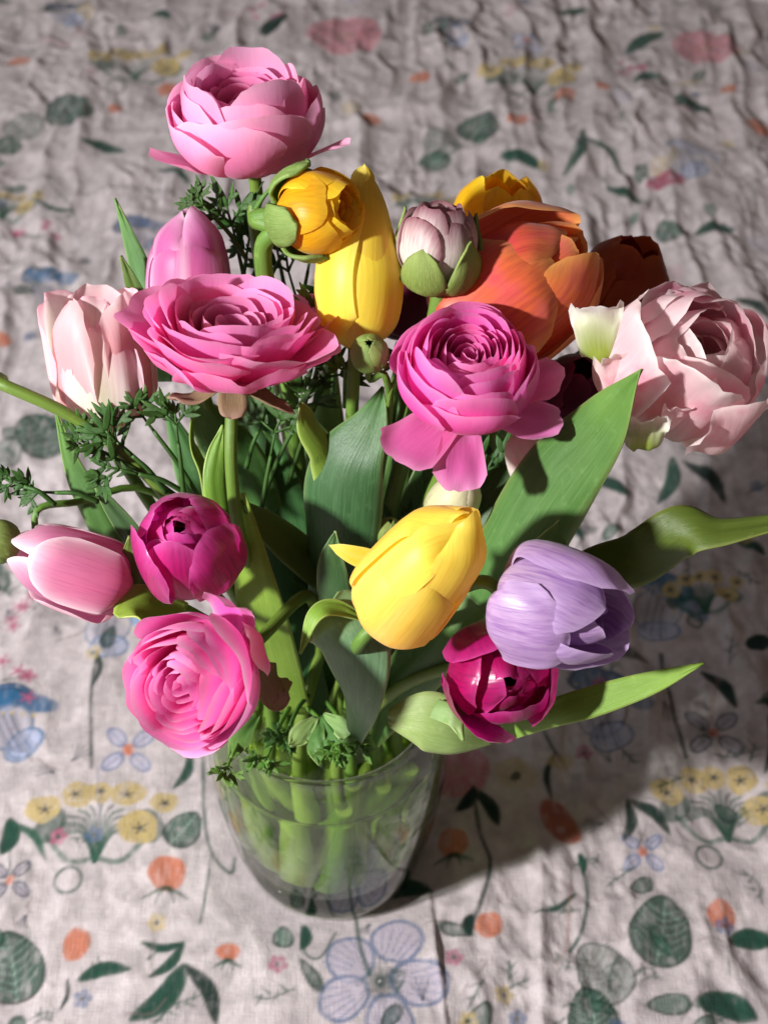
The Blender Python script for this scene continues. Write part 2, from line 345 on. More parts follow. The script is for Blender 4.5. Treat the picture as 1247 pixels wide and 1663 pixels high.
creasex = ground(540, 60)[0]
HZ += .12 * np.exp(-((XX - creasex - .15 * vnoise(XX * 0, YY, 6, 77)) / .25) ** 2) * sstep(55, 75, YY)
HZ += .30 * fold * sstep(4.5, 7.0, HR)
HZ[HR < 5.3] = np.minimum(HZ[HR < 5.3], .27)
CLOTH_TOP = .30

BASE = np.array(srgb('#b5acae'))
CC = np.ones(XX.shape + (3,)) * BASE
tone = 1 + .12 * vnoise(XX, YY, 6, 8) + .30 * vnoise(wx, wy, .8, 9) + .22 * vnoise(XX, YY, .33, 10)
CC *= tone[..., None]
ink = .95 + .55 * vnoise(XX * 1.0, YY * .8, .28, 12) + .45 * vnoise(XX * 3.0, YY * .6, .5, 13)
def region(x0, x1, y0, y1):
    i0, i1 = np.searchsorted(GX, [x0, x1]); j0, j1 = np.searchsorted(GY, [y0, y1])
    return slice(j0, j1), slice(i0, i1)
def dab(sl, mask, col, op=1.0):
    if mask.size == 0: return
    a = np.clip(mask * op * np.clip(ink[sl], .25, 1), 0, 1)[..., None]
    CC[sl] = CC[sl] * (1 - a) + np.array(col) * a
def line(pts, w, col, op=.9, taper=False, soft=.09):
    pts = np.asarray(pts, float)
    if len(pts) > 2: pts = catmull(pts, np.linspace(0, 1, 4 * len(pts)))
    m = w + .3; sl = region(pts[:, 0].min() - m, pts[:, 0].max() + m, pts[:, 1].min() - m, pts[:, 1].max() + m)
    X, Y = XX[sl], YY[sl]
    if X.size == 0: return
    best = np.full(X.shape, -9.0); n = len(pts) - 1
    for k in range(n):
        a, b = pts[k], pts[k + 1]; ab = b - a; q = (ab ** 2).sum() + 1e-9
        t = np.clip(((X - a[0]) * ab[0] + (Y - a[1]) * ab[1]) / q, 0, 1)
        d = np.hypot(X - a[0] - t * ab[0], Y - a[1] - t * ab[1])
        ww = w * (1 - .8 * (k + t) / n) if taper else w
        best = np.maximum(best, ww - d)
    dab(sl, sstep(-soft, soft, best), col, op)
def blob(c, rx, ry, ang, col, op=.9, wobble=.12, seed=0, point=0.0, outline=None, soft=.1):
    R = max(rx, ry) * 1.5 + .2
    sl = region(c[0] - R, c[0] + R, c[1] - R, c[1] + R); X, Y = XX[sl] - c[0], YY[sl] - c[1]
    if X.size == 0: return
    ca, sa = math.cos(ang), math.sin(ang)
    x = X * ca + Y * sa; y = -X * sa + Y * ca
    yy = y / ry; xx = x / rx
    if point: xx = xx / np.clip(1 - point * np.clip(yy, -1, 1.2), .15, 2)
    r = np.hypot(xx, yy); th = np.arctan2(yy, xx)
    r = r / (1 + wobble * wob(th, seed + 3, 1.0))
    d = (1 - r) * min(rx, ry)
    dab(sl, sstep(-soft, soft, d), col, op)
    if outline is not None:
        dab(sl, sstep(.11, .02, np.abs(d - .05)), outline, .6)
G1, G2, G3 = srgb('#1e4236'), srgb('#2e5646'), srgb('#142a24')
BL, BL2, BL3 = srgb('#2a5678'), srgb('#4c6082'), srgb('#1e2e40')
ORG, ORG2 = srgb('#b86848'), srgb('#9c4a2c')
YL, PK, MG, GY_ = srgb('#b39e6a'), srgb('#b8606e'), srgb('#a04c6c'), srgb('#84808e')
def g(px, py): return ground(px, py)
def cmscale(px, py): return abs(ground(px + 10, py)[0] - ground(px, py)[0]) / 10
def round_leaf(px, py, wpx, ang=0., dark=True, seed=0):
    s = cmscale(px, py); c = g(px, py); r = wpx * s / 2
    col = G1 if dark else G2
    blob(c, r, r * 1.22, ang, col, .88 if dark else .45, .05, seed, point=.25, outline=G3)
    ca, sa = math.cos(ang), math.sin(ang)
    def L(x, y): return (c[0] + (x * ca - y * sa) * r, c[1] + (x * sa + y * ca) * r)
    vein = srgb('#9cb8a8') if dark else G3
    line([L(0, -1.1), L(.05, 0), L(0, 1.05)], .035, vein, .5)
    for k in range(6):
        y = -.8 + k * .28
        for sd in (-1, 1): line([L(0, y), L(sd * .45, y + .22), L(sd * .8, y + .55)], .025, vein, .4)
def long_leaf(px, py, qx, qy, w, col=G1, op=.85, bend=.12):
    a, b = g(px, py), g(qx, qy); n = np.array([-(b - a)[1], (b - a)[0]])
    m = (a + b) / 2 + n * bend
    P = catmull([a, m, b], np.linspace(0, 1, 14))
    for k in range(13):
        t = (k + .5) / 13; line([P[k], P[k + 1]], w * math.sin(math.pi * min(1, t * .92 + .06)) ** .8, col, op * .8)
    line([a, m, b], .03, G3, .5)
def sprig(pts, leaves=(), w=.07, col=G1):
    line([g(*p) for p in pts], w, col, .85)
    for (x, y, u, v, ww) in leaves: long_leaf(x, y, u, v, ww, col)
def orange(px, py, wpx, cal=None, seed=0, col=ORG, tall=1.0):
    s = cmscale(px, py); c = g(px, py); r = wpx * s / 2
    blob(c, r, r * tall, 0, col, .85, .14, seed)
    for k in range(-2, 3): line([(c[0] + k * r * .3, c[1] - r * .7), (c[0] + k * r * .34, c[1] + r * .8)], .03, ORG2, .35)
    if cal:
        for k in (-1, -.35, .4, 1):
            line([(c[0] + k * r * .2, c[1] - r * .8), (c[0] + k * r * .9, c[1] - r * (1.1 + .1 * abs(k))), (c[0] + k * r * 1.2, c[1] - r * (1.75 - .35 * abs(k)))], .13, G1, .8, taper=True)
def four_petal(px, py, rpx, col=BL2, cen=ORG, seed=0, rot=.75, dark=False):
    s = cmscale(px, py); c = g(px, py); r = rpx * s
    oc = BL3 if dark else BL2
    for k in range(4):
        a = rot + k * math.pi / 2
        pc = (c[0] + math.cos(a) * r * .6, c[1] + math.sin(a) * r * .6)
        blob(pc, r * .26, r * .42, a - math.pi / 2, GY_ if dark else srgb('#a4a4c0'), .6, .08, seed + k, outline=oc)
        line([c, (c[0] + math.cos(a) * r * .95, c[1] + math.sin(a) * r * .95)], .03, oc, .6)
    blob(c, r * .17, r * .2, 0, cen, .9, .1, seed)
def yellow_bunch(px, py, wpx, seed=0):
    s = cmscale(px, py); c = g(px, py); w = wpx * s / 2
    r = np.random.RandomState(seed)
    for k in range(15):                                     # fan of green
        a = math.radians(-20 + 220 * k / 14)
        e = (c[0] + math.cos(a) * w * .62, c[1] - w * .45 + abs(math.sin(a)) * w * .62)
        line([(c[0], c[1] - w * .75), ((c[0] + e[0]) / 2 + .1 * (k - 7) * .1 * w, (c[1] + e[1]) / 2 - .1 * w), e], .10, G2 if k % 2 else G1, .65)
    for sd in (-1, 1):
        line([(c[0], c[1] - w * .7), (c[0] + sd * w * .4, c[1] - w * .75), (c[0] + sd * w * .75, c[1] - w * .35)], .16, G2, .7)
        blob((c[0] + sd * w * .75, c[1] - w * .2), w * .22, w * .3, sd * .6, G1, .75, .15, seed + 3)
    th = np.linspace(0, 6.28, 12); line([(c[0] - w * .35 + .2 * w * math.cos(t), c[1] - w * 1.05 + .2 * w * math.sin(t)) for t in th], .09, G1, .8)
    for (dx, dy, rr) in ((-.85, .1, .26), (-.42, .36, .24), (-.05, .42, .2), (.36, .36, .25), (.62, -.22, .3), (.95, .2, .2)):
        q = (c[0] + dx * w, c[1] + dy * w)
        blob(q, rr * w, rr * w * .95, 0, YL, .92, .22, seed + int(dx * 50) + 99)
        for k in range(5):
            a = k * 1.256 + dx; line([q, (q[0] + math.cos(a) * rr * w * .35, q[1] + math.sin(a) * rr * w * .3)], .06, BL3, .8)
def spray(px, py, rpx, col=MG, seed=0):
    s = cmscale(px, py); c = g(px, py); r = rpx * s; q = np.random.RandomState(seed)
    for k in range(6):
        a = q.rand() * 6.28; d = r * (.3 + .7 * q.rand()); p = (c[0] + math.cos(a) * d, c[1] + math.sin(a) * d)
        line([c, p], .05, G3, .5)
        for j in range(5):
            b = j * 1.256; line([p, (p[0] + math.cos(b) * .45, p[1] + math.sin(b) * .4)], .09, col, .75)
def butterfly(px, py, wpx, ang=0., body=BL, seed=0, dark=False):
    s = cmscale(px, py); c = g(px, py); w = wpx * s / 2; ca, sa = math.cos(ang), math.sin(ang)
    def L(x, y): return (c[0] + (x * ca - y * sa) * w, c[1] + (x * sa + y * ca) * w)
    lc = BL3 if dark else BL
    blob(L(-.3, .5), w * .62, w * .32, ang + .2, body, .9, .15, seed, outline=BL3)
    blob(L(.45, .3), w * .42, w * .2, ang - .3, body, .7, .2, seed + 1)
    blob(L(-.1, -.2), w * .5, w * .55, ang + .3, srgb('#a8a4b0'), .6, .1, seed + 2, outline=lc)
    blob(L(.25, -.65), w * .45, w * .3, ang + .7, srgb('#9ca8c8'), .6, .1, seed + 4, outline=lc)
    for k in range(7):
        t = k / 6; line([L(-.5 + .5 * t, .2 - .1 * t), L(-.35 + .55 * t, -.25 - .1 * t), L(-.1 + .6 * t, -.75 - .1 * math.sin(3 * t))], .07, BL3 if k % 2 else GY_, .65)
    for k in range(6): blob(L(-.7 + .22 * k, .28 - .05 * k), .1, .09, 0, YL, .9, 0, k)
def pansy(px, py, wpx, seed=0):
    s = cmscale(px, py); c = g(px, py); w = wpx * s / 2
    for (a, d, rx, ry) in ((2.45, .62, .42, .40), (1.2, .72, .40, .42), (-.05, .62, .48, .38), (-1.3, .62, .45, .36), (3.6, .6, .42, .36)):
        pc = (c[0] + math.cos(a) * d * w, c[1] + math.sin(a) * d * w)
        blob(pc, rx * w, ry * w, a, srgb('#a498a8'), .7, .12, seed + int(a * 10), outline=BL2)
        blob(pc, rx * w * .93, ry * w * .93, a, srgb('#b8b4c4'), .3, .12, seed + int(a * 10), outline=BL)
        for k in (-2, -1, 0, 1, 2):
            b = a + k * .16; line([(c[0] + math.cos(b) * w * .5, c[1] + math.sin(b) * w * .5), (c[0] + math.cos(b) * w * .95, c[1] + math.sin(b) * w * .92)], .035, BL2, .6)
    for k in range(40):
        a = k * .157 + .03 * math.sin(k * 7); d = .36 + .1 * math.sin(k * 5.1)
        line([(c[0] + math.cos(a) * w * .05, c[1] + math.sin(a) * w * .05), (c[0] + math.cos(a) * w * d, c[1] + math.sin(a) * w * d)], .05, srgb('#3c4c4c') if k % 2 else G3, .7, taper=True)
def pink_round(px, py, wpx, seed=0):
    s = cmscale(px, py); c = g(px, py); w = wpx * s / 2
    blob(c, w, w * .9, 0, PK, .62, .06, seed)
    for k in range(26):
        a = k * .242; line([(c[0] + math.cos(a) * w * .3, c[1] + math.sin(a) * w * .3), (c[0] + math.cos(a) * w * .9, c[1] + math.sin(a) * w * .8)], .07, MG, .4)
    blob(c, w * .25, w * .2, 0, srgb('#9c7468'), .5, .1, seed)

# what the cloth shows, place by place
butterfly(25, 1170, 165, .05, srgb('#1f4f78')); butterfly(25, 1172, 150, .12, srgb('#24587e')); butterfly(190, 1015, 150, -.5, srgb('#6a94bc')); butterfly(85, 470, 110, .1)
butterfly(235, 385, 105, .3, BL2); butterfly(735, 50, 85, -.2, BL3); butterfly(110, 20, 90, .1, BL3)
butterfly(1080, 985, 160, -.7, srgb('#34607e')); butterfly(985, 1150, 170, -.35, srgb('#4c6078'), dark=True); butterfly(1120, 270, 110, -.4, srgb('#a0a0b4'))
yellow_bunch(165, 1330, 215, 1); yellow_bunch(1170, 1300, 205, 2); yellow_bunch(860, 125, 150, 3); yellow_bunch(225, 100, 150, 4)
yellow_bunch(10, 330, 110, 5); yellow_bunch(690, 330, 100, 6); yellow_bunch(1140, 960, 120, 8)
four_petal(210, 1222, 52, seed=1); four_petal(18, 1432, 42, seed=2, rot=.9, dark=True); four_petal(1158, 1190, 55, seed=3, dark=True, cen=srgb('#a05038'))
four_petal(1042, 1388, 42, seed=4); four_petal(855, 70, 30, seed=6)
pansy(617, 1600, 210, 1)
orange(273, 1425, 62, True, 1); orange(123, 1535, 46, False, 2, tall=1.25); orange(372, 1552, 38, True, 3, tall=.8); orange(735, 1372, 52, True, 4)
orange(795, 1507, 46, False, 5); orange(1170, 1490, 46, False, 6, tall=1.1); orange(32, 103, 40, False, 7); orange(270, 140, 34, False, 8); orange(187, 180, 26, False, 9)
orange(683, 130, 34, False, 10); orange(915, 165, 40, True, 11); orange(840, 207, 34, False, 12); orange(975, 157, 24, False, 13); orange(600, 195, 34, False, 14)
orange(1232, 210, 44, False, 15); orange(5, 560, 30, False, 16); orange(1180, 155, 26, False, 17)
a_, b_ = g(895, 1310), g(925, 1358); blob((a_ + b_) / 2, .85, 1.5, .55, ORG2, .85, .08, 33)
long_leaf(895, 1300, 900, 1225, .2, G3); sprig([(880, 1190), (895, 1215), (912, 1237)], w=.10, col=G3); blob(g(912, 1240), .8, .5, 0, YL, .6, .3, 5)
blob(g(838, 1262), 1.1, 1.0, 0, YL, .5, .35, 6); blob(g(838, 1262), .3, .3, 0, G3, .8, .3, 7)
pink_round(560, 62, 125, 1); pink_round(1143, 80, 112, 2); pink_round(738, 1255, 115, 3)
round_leaf(1072, 1515, 102, -.25, True, 1); round_leaf(978, 1580, 92, .5, False, 2); round_leaf(20, 1572, 105, .3, True, 3); round_leaf(962, 1655, 85, .1, True, 4)
round_leaf(75, 712, 92, .9, True, 5); round_leaf(10, 742, 60, -.4, False, 6); round_leaf(112, 184, 76, .5, True, 7); round_leaf(42, 208, 60, -.5, False, 8)
round_leaf(14, 240, 44, .2, True, 9); round_leaf(778, 210, 66, -.4, True, 10); round_leaf(716, 235, 60, .4, False, 11); round_leaf(706, 262, 44, 1.4, True, 12)
round_leaf(460, 1525, 34, 0, True, 13); round_leaf(300, 1352, 58, -.6, True, 14); round_leaf(1085, 380, 42, .6, True, 15)
long_leaf(138, 236, 202, 250, .62); long_leaf(815, 258, 878, 278, .62); long_leaf(1095, 185, 1150, 185, .8); long_leaf(1130, 385, 1190, 380, .6)
long_leaf(1090, 170, 1150, 190, .6); long_leaf(1020, 90, 1075, 60, .8); long_leaf(905, 20, 955, 22, .6); long_leaf(250, 20, 275, 35, .5); long_leaf(430, 60, 465, 40, .9, G3)
sprig([(945, 225), (925, 260), (915, 280)], [(945, 225, 915, 280, .5), (945, 232, 1010, 285, .3)]); sprig([(975, 290), (1000, 320), (1050, 335)], [(985, 310, 1045, 338, .5)])
blob(g(1075, 303), 1.5, .9, -.2, srgb('#8c3450'), .85, .3, 8); long_leaf(1030, 150, 1060, 130, .5); long_leaf(1190, 500, 1247, 530, .4, G3)
spray(60, 385, 60, MG, 1); spray(60, 1000, 65, MG, 2); spray(10, 1110, 60, MG, 3); spray(1010, 120, 40, MG, 4); spray(440, 30, 40, MG, 6)
sprig([(160, 1065), (150, 1130), (150, 1250)], [(160, 1065, 152, 1120, .2)], .1, G3)
sprig([(330, 1225), (333, 1330), (345, 1390), (375, 1420), (382, 1395)], [(310, 1225, 283, 1285, .3)], .09); line([g(345, 1390), g(335, 1460), g(326, 1505)], .07, G1, .8)
sprig([(1072, 1065), (1092, 1150), (1112, 1232)], [(1140, 1092, 1195, 1148, .42)], .14, G3); line([g(1165, 1100), g(1155, 1150), g(1158, 1185)], .04, ORG2, .4)
sprig([(768, 1285), (778, 1350), (795, 1410), (780, 1470), (762, 1510)], [(768, 1288, 742, 1318, .35), (770, 1288, 808, 1340, .42), (762, 1520, 765, 1490, .3)], .13, G3)
sprig([(940, 1395), (953, 1450), (945, 1510), (925, 1545)], [(940, 1390, 946, 1420, .2), (935, 1452, 868, 1485, .15)], .11); line([g(925, 1440), g(920, 1530), g(905, 1570)], .06, ORG2, .35)
sprig([(1020, 1300), (1035, 1340), (1040, 1375)], [(1018, 1302, 1012, 1370, .3), (1025, 1302, 1085, 1360, .35)], .05, G3)
sprig([(243, 1560), (262, 1545), (298, 1535)], [(298, 1538, 232, 1535, .25), (298, 1540, 245, 1590, .3)], .1)
long_leaf(300, 1575, 215, 1660, .62); long_leaf(305, 1575, 352, 1668, .42, G3); long_leaf(130, 1592, 212, 1578, .4); long_leaf(110, 1592, 98, 1640, .12, G3)
sprig([(490, 1505), (495, 1550), (520, 1560), (545, 1515)], [(495, 1505, 490, 1545, .3)], .07); sprig([(578, 1490), (585, 1540), (600, 1590)], w=.1)
long_leaf(610, 1455, 700, 1448, .55); long_leaf(600, 1462, 660, 1435, .4, G3); long_leaf(20, 1338, 5, 1390, .5); long_leaf(22, 1340, 75, 1398, .25, G2); line([g(20, 1345), g(18, 1425)], .06, G1, .8)
long_leaf(1135, 1630, 1225, 1655, .7); long_leaf(1190, 1530, 1247, 1535, .6); line([g(1178, 1540), g(1182, 1585)], .05, G1, .7); long_leaf(1090, 750, 1068, 818, .5); long_leaf(1110, 755, 1175, 822, .5, G3)
long_leaf(952, 785, 1018, 812, .55); long_leaf(920, 862, 945, 880, .3); long_leaf(1200, 885, 1240, 905, .4); long_leaf(1240, 1040, 1215, 1050, .6, G3); long_leaf(1247, 1170, 1240, 1260, .4, G3)
sprig([(1180, 30), (1190, 60), (1195, 75)], w=.15, col=G3); sprig([(80, 300), (120, 345), (90, 360)], [(120, 345, 60, 330, .3)]); sprig([(300, 300), (350, 340)], [(260, 280, 310, 300, .4)])
sprig([(160, 1250), (165, 1370)], w=.05, col=GY_); line([g(110, 860), g(60, 930), g(15, 930)], .08, G1, .5); line([g(130, 1000), g(60, 950), g(10, 960)], .08, G2, .5)
long_leaf(925, 1060, 1050, 1075, .5, srgb('#54504e')); long_leaf(150, 640, 178, 655, .5, BL3)
rq = np.random.RandomState(21)
def px_free(px, py):
    return not (110 < px < 1240 and 80 < py < 760 and not (px > 700 and py < 300) and not (py < 60)) and not (180 < px < 900 and 760 < py < 1500)
for k in range(420):                                        # fine drawing between the large motifs
    px, py = rq.uniform(-20, 1265), rq.uniform(-10, 1680)
    if not px_free(px, py): continue
    c_ = g(px, py); a = rq.uniform(0, 6.28); L_ = rq.uniform(.8, 2.2); e_ = (c_[0] + math.cos(a) * L_, c_[1] + math.sin(a) * L_); kd = rq.randint(6)
    m_ = ((c_[0] + e_[0]) / 2 + rq.uniform(-.4, .4), (c_[1] + e_[1]) / 2 + rq.uniform(-.4, .4))
    if kd < 2:
        line([c_, m_, e_], .06, G1, .7)
        for q_ in range(4):
            t_ = .2 + q_ * .22; p_ = (c_[0] + (e_[0] - c_[0]) * t_, c_[1] + (e_[1] - c_[1]) * t_); b_ = a + (1 if q_ % 2 else -1) * .9
            line([p_, (p_[0] + math.cos(b_) * .55, p_[1] + math.sin(b_) * .55)], .10, G1, .65, taper=True)
    elif kd == 2: line([c_, m_, e_], .05, srgb('#6c5c58'), .6)
    elif kd == 3:
        for q_ in range(5): b_ = q_ * 1.256 + a; blob((c_[0] + math.cos(b_) * .32, c_[1] + math.sin(b_) * .32), .2, .2, 0, [MG, BL2, YL][k % 3], .7, .1, q_)
        blob(c_, .13, .13, 0, G3, .8, .1, k)
    elif kd == 4: blob(c_, rq.uniform(.3, .6), rq.uniform(.6, 1.1), a, [G1, G2][k % 2], .75, .1, k, point=.3, outline=G3)
    else:
        for q_ in range(4): b_ = a + q_ * .3; line([c_, (c_[0] + math.cos(b_) * L_ * .6, c_[1] + math.sin(b_) * L_ * .6)], .05, BL3, .55)
rr = np.random.RandomState(5)
for k in range(260):                                        # small leaves and stems of the print, all over the far side
    x, y = rr.uniform(-45, 48), rr.uniform(20, 92); a = rr.uniform(0, 6.28); q = np.array([math.cos(a), math.sin(a)]) * rr.uniform(.8, 2.4)
    kind = rr.randint(5)
    if kind < 2: line([(x, y), (x + q[0] + .3, y + q[1]), (x + q[0] * 2, y + q[1] * 1.6)], .09, G3, .55)
    elif kind == 2: blob((x, y), .5 + rr.rand() * .5, .25 + rr.rand() * .3, a, [G1, G3, G2][rr.randint(3)], .7, .2, k)
    elif kind == 3: blob((x, y), .5 + rr.rand() * .7, .3 + rr.rand() * .6, a, [srgb('#9c98a8'), srgb('#a8848c'), YL][rr.randint(3)], .4, .3, k)
    else: line([(x, y), (x + q[1], y + q[0])], .16, srgb('#7c7480'), .5, taper=True)
for k in range(60):                                         # the print goes on outside the picture
    x, y = rr.uniform(-60, 66), rr.uniform(-30, 110)
    if abs(x - 1) < 16 + y * .35: continue
    blob((x, y), 1.5, 1.2, rr.rand() * 6, [G1, ORG, BL2, YL, PK][rr.randint(5)], .8, .2, k)

def build_cloth():
    ny, nx = XX.shape
    V = np.stack([XX, YY, HZ], -1).reshape(-1, 3) * CM
    i = np.arange(ny - 1)[:, None] * nx + np.arange(nx - 1)[None]
    F = np.stack([i, i + 1, i + nx + 1, i + nx], -1).reshape(-1, 4)
    me = bpy.data.meshes.new('tablecloth')
    me.vertices.add(len(V)); me.vertices.foreach_set('co', V.astype(np.float32).ravel())
    me.loops.add(F.size); me.loops.foreach_set('vertex_index', F.astype(np.int32).ravel())
    me.polygons.add(len(F)); me.polygons.foreach_set('loop_start', np.arange(0, F.size, 4, dtype=np.int32))
    me.polygons.foreach_set('use_smooth', np.ones(len(F), bool))
    at_ = me.color_attributes.new('print', 'FLOAT_COLOR', 'POINT')
    at_.data.foreach_set('color', np.concatenate([np.clip(CC, 0, 1), np.ones(CC.shape[:2] + (1,))], -1).astype(np.float32).ravel())
    me.update()
    m, nt = new_mat('printed_linen'); L = nt.links
    a = nd(nt, 'ShaderNodeAttribute', attribute_name='print')
    tc = nd(nt, 'ShaderNodeTexCoord')
    def wave(dirn, sc):
        mp = nd(nt, 'ShaderNodeMapping'); L.new(tc.outputs['Object'], mp.inputs[0])
        mp.inputs['Scale'].default_value = (1, .08, 1) if dirn == 'X' else (.08, 1, 1)
        n = nd(nt, 'ShaderNodeTexNoise'); n.inputs['Scale'].default_value = sc; n.inputs['Detail'].default_value = 2
        L.new(mp.outputs[0], n.inputs['Vector']); return n.outputs[0]
    w1, w2 = wave('X', 1500), wave('Y', 1300)
    n3 = nd(nt, 'ShaderNodeTexNoise'); n3.inputs['Scale'].default_value = 260; n3.inputs['Detail'].default_value = 6; n3.inputs['Roughness'].default_value = .7
    L.new(tc.outputs['Object'], n3.inputs['Vector'])
    h = math_(nt, 'ADD', math_(nt, 'ADD', w1, w2), n3.outputs[0])
    val = math_(nt, 'ADD', .70, math_(nt, 'MULTIPLY', h, .2))
    hs = nd(nt, 'ShaderNodeHueSaturation'); L.new(a.outputs['Color'], hs.inputs['Color']); L.new(val, hs.inputs['Value'])
    bm = nd(nt, 'ShaderNodeBump'); bm.inputs['Strength'].default_value = .55; bm.inputs['Distance'].default_value = .0008; L.new(h, bm.inputs['Height'])
    p = nd(nt, 'ShaderNodeBsdfPrincipled'); L.new(hs.outputs[0], p.inputs['Base Color']); p.inputs['Roughness'].default_value = .92
    p.inputs['Specular IOR Level'].default_value = .15; p.inputs['Sheen Weight'].default_value = .15; L.new(bm.outputs[0], p.inputs['Normal'])
    out = nd(nt, 'ShaderNodeOutputMaterial'); L.new(p.outputs[0], out.inputs[0])
    o = link('tablecloth', me, m)
    o['label'] = 'rumpled off-white linen tablecloth printed with leaves, butterflies and small flowers'; o['category'] = 'tablecloth'
build_cloth()

# ------------------------------------------------------------------ the vase
def lathe(mb, prof, seg=96, smooth_n=None, close=False):
    prof = np.asarray(prof, float)
    if smooth_n: prof = catmull(np.c_[prof, prof[:, :1] * 0], np.linspace(0, 1, smooth_n))[:, :2]
    th = np.linspace(0, 2 * np.pi, seg, endpoint=False)
    P = np.stack([prof[:, :1] * np.cos(th), prof[:, :1] * np.sin(th), np.repeat(prof[:, 1:], seg, 1)], -1)
    mb.grid(P, np.stack(np.broadcast_arrays(th[None] / 6.2832, np.linspace(0, 1, len(prof))[:, None]), -1), closed=True)
VB = CLOTH_TOP
OUTER = [(0.02, VB + .18), (2.5, VB + .12), (3.9, VB), (4.42, VB + .14), (4.64, VB + .55), (4.95, VB + 1.6), (5.34, 4.4), (5.68, 7.2), (5.82, 9.8), (5.7, 11.8), (5.3, 13.0), (5.05, 13.6), (5.08, 14.1), (5.14, 14.35)]
INNER = [(5.02, 14.48), (4.9, 14.3), (4.82, 13.6), (5.05, 12.9), (5.45, 11.7), (5.57, 9.8), (5.42, 7.2), (5.08, 4.5), (4.75, 3.1), (3.9, 2.5), (1.8, 2.25), (0.02, 2.2)]
vm, nt = new_mat('clear_glass'); L = nt.links
gl = nd(nt, 'ShaderNodeBsdfGlass'); gl.inputs['IOR'].default_value = 1.45; gl.inputs['Roughness'].default_value = .0; gl.inputs['Color'].default_value = (.96, .985, .95, 1)
tp = nd(nt, 'ShaderNodeBsdfTransparent'); tp.inputs[0].default_value = (.95, .98, .94, 1)
gs = nd(nt, 'ShaderNodeBsdfGlossy'); gs.inputs['Roughness'].default_value = .03
lw = nd(nt, 'ShaderNodeLayerWeight'); lw.inputs[0].default_value = .5
fr_o = math_(nt, 'ADD', .05, math_(nt, 'MULTIPLY', math_(nt, 'POWER', lw.outputs['Facing'], 4.0), .75))
mx1 = nd(nt, 'ShaderNodeMixShader'); L.new(fr_o, mx1.inputs[0]); L.new(tp.outputs[0], mx1.inputs[1]); L.new(gs.outputs[0], mx1.inputs[2])
mx2 = nd(nt, 'ShaderNodeMixShader'); mx2.inputs[0].default_value = .0; L.new(mx1.outputs[0], mx2.inputs[1]); L.new(gl.outputs[0], mx2.inputs[2])
out = nd(nt, 'ShaderNodeOutputMaterial'); L.new(mx2.outputs[0], out.inputs[0])
vase = thing('vase', 'clear glass vase of water holding the whole bouquet', 'vase')
mb = MB(); lathe(mb, OUTER + INNER, smooth_n=120); mb.build('glass_body', vm, vase)
tm, nt = new_mat('thick_glass'); L = nt.links
gl = nd(nt, 'ShaderNodeBsdfGlass'); gl.inputs['IOR'].default_value = 1.45; gl.inputs['Roughness'].default_value = .04; gl.inputs['Color'].default_value = (.38, .45, .30, 1)
out = nd(nt, 'ShaderNodeOutputMaterial'); L.new(gl.outputs[0], out.inputs[0])
mb = MB(); lathe(mb, [(0.02, VB + .2), (2.5, VB + .15), (3.9, VB + .06), (4.32, VB + .2), (4.54, VB + .6), (4.82, 1.9), (4.68, 2.5), (3.8, 2.35), (1.8, 2.1), (.02, 2.08)], smooth_n=50); mb.build('thick_base', tm, vase)
m_ = MB(); a_ = np.linspace(0, 2 * np.pi, 96, endpoint=False)[None]; b_ = np.linspace(0, 2 * np.pi, 12, endpoint=False)[:, None]
m_.grid(np.stack([(5.06 + .12 * np.cos(b_)) * np.cos(a_), (5.06 + .12 * np.cos(b_)) * np.sin(a_), 14.5 + .12 * np.sin(b_) + 0 * a_], -1), np.zeros((12, 96, 2)), closed=True)
rm_, nt = new_mat('rim_glass'); L = nt.links
gl = nd(nt, 'ShaderNodeBsdfGlass'); gl.inputs['IOR'].default_value = 1.3; gl.inputs['Roughness'].default_value = .02
out = nd(nt, 'ShaderNodeOutputMaterial'); L.new(gl.outputs[0], out.inputs[0]); m_.build('rim', rm_, vase)
wm, nt = new_mat('greenish_water'); L = nt.links
tp = nd(nt, 'ShaderNodeBsdfTransparent'); tp.inputs[0].default_value = (.74, .82, .58, 1)
rfr = nd(nt, 'ShaderNodeBsdfRefraction'); rfr.inputs['IOR'].default_value = 1.33; rfr.inputs['Roughness'].default_value = .02; rfr.inputs['Color'].default_value = (.92, 1.0, .62, 1)
tpr = nd(nt, 'ShaderNodeMixShader'); tpr.inputs[0].default_value = .78; L.new(tp.outputs[0], tpr.inputs[1]); L.new(rfr.outputs[0], tpr.inputs[2])
df = nd(nt, 'ShaderNodeBsdfTranslucent'); df.inputs[0].default_value = (.80, .90, .36, 1)
dd = nd(nt, 'ShaderNodeBsdfDiffuse'); dd.inputs[0].default_value = (.58, .72, .40, 1)
gs = nd(nt, 'ShaderNodeBsdfGlossy'); gs.inputs['Roughness'].default_value = .05
lw = nd(nt, 'ShaderNodeLayerWeight'); lw.inputs[0].default_value = .5
fr_w = math_(nt, 'ADD', .01, math_(nt, 'MULTIPLY', math_(nt, 'POWER', lw.outputs['Facing'], 5.0), .3))
a1 = nd(nt, 'ShaderNodeMixShader'); a1.inputs[0].default_value = .4; L.new(df.outputs[0], a1.inputs[1]); L.new(dd.outputs[0], a1.inputs[2])
tcx = nd(nt, 'ShaderNodeTexCoord'); nz = nd(nt, 'ShaderNodeTexNoise'); nz.inputs['Scale'].default_value = 28; L.new(tcx.outputs['Object'], nz.inputs['Vector'])
a2 = nd(nt, 'ShaderNodeMixShader'); L.new(math_(nt, 'ADD', .02, math_(nt, 'MULTIPLY', math_(nt, 'SUBTRACT', nz.outputs[0], .38, clamp=True), .5)), a2.inputs[0]); L.new(tpr.outputs[0], a2.inputs[1]); L.new(a1.outputs[0], a2.inputs[2])
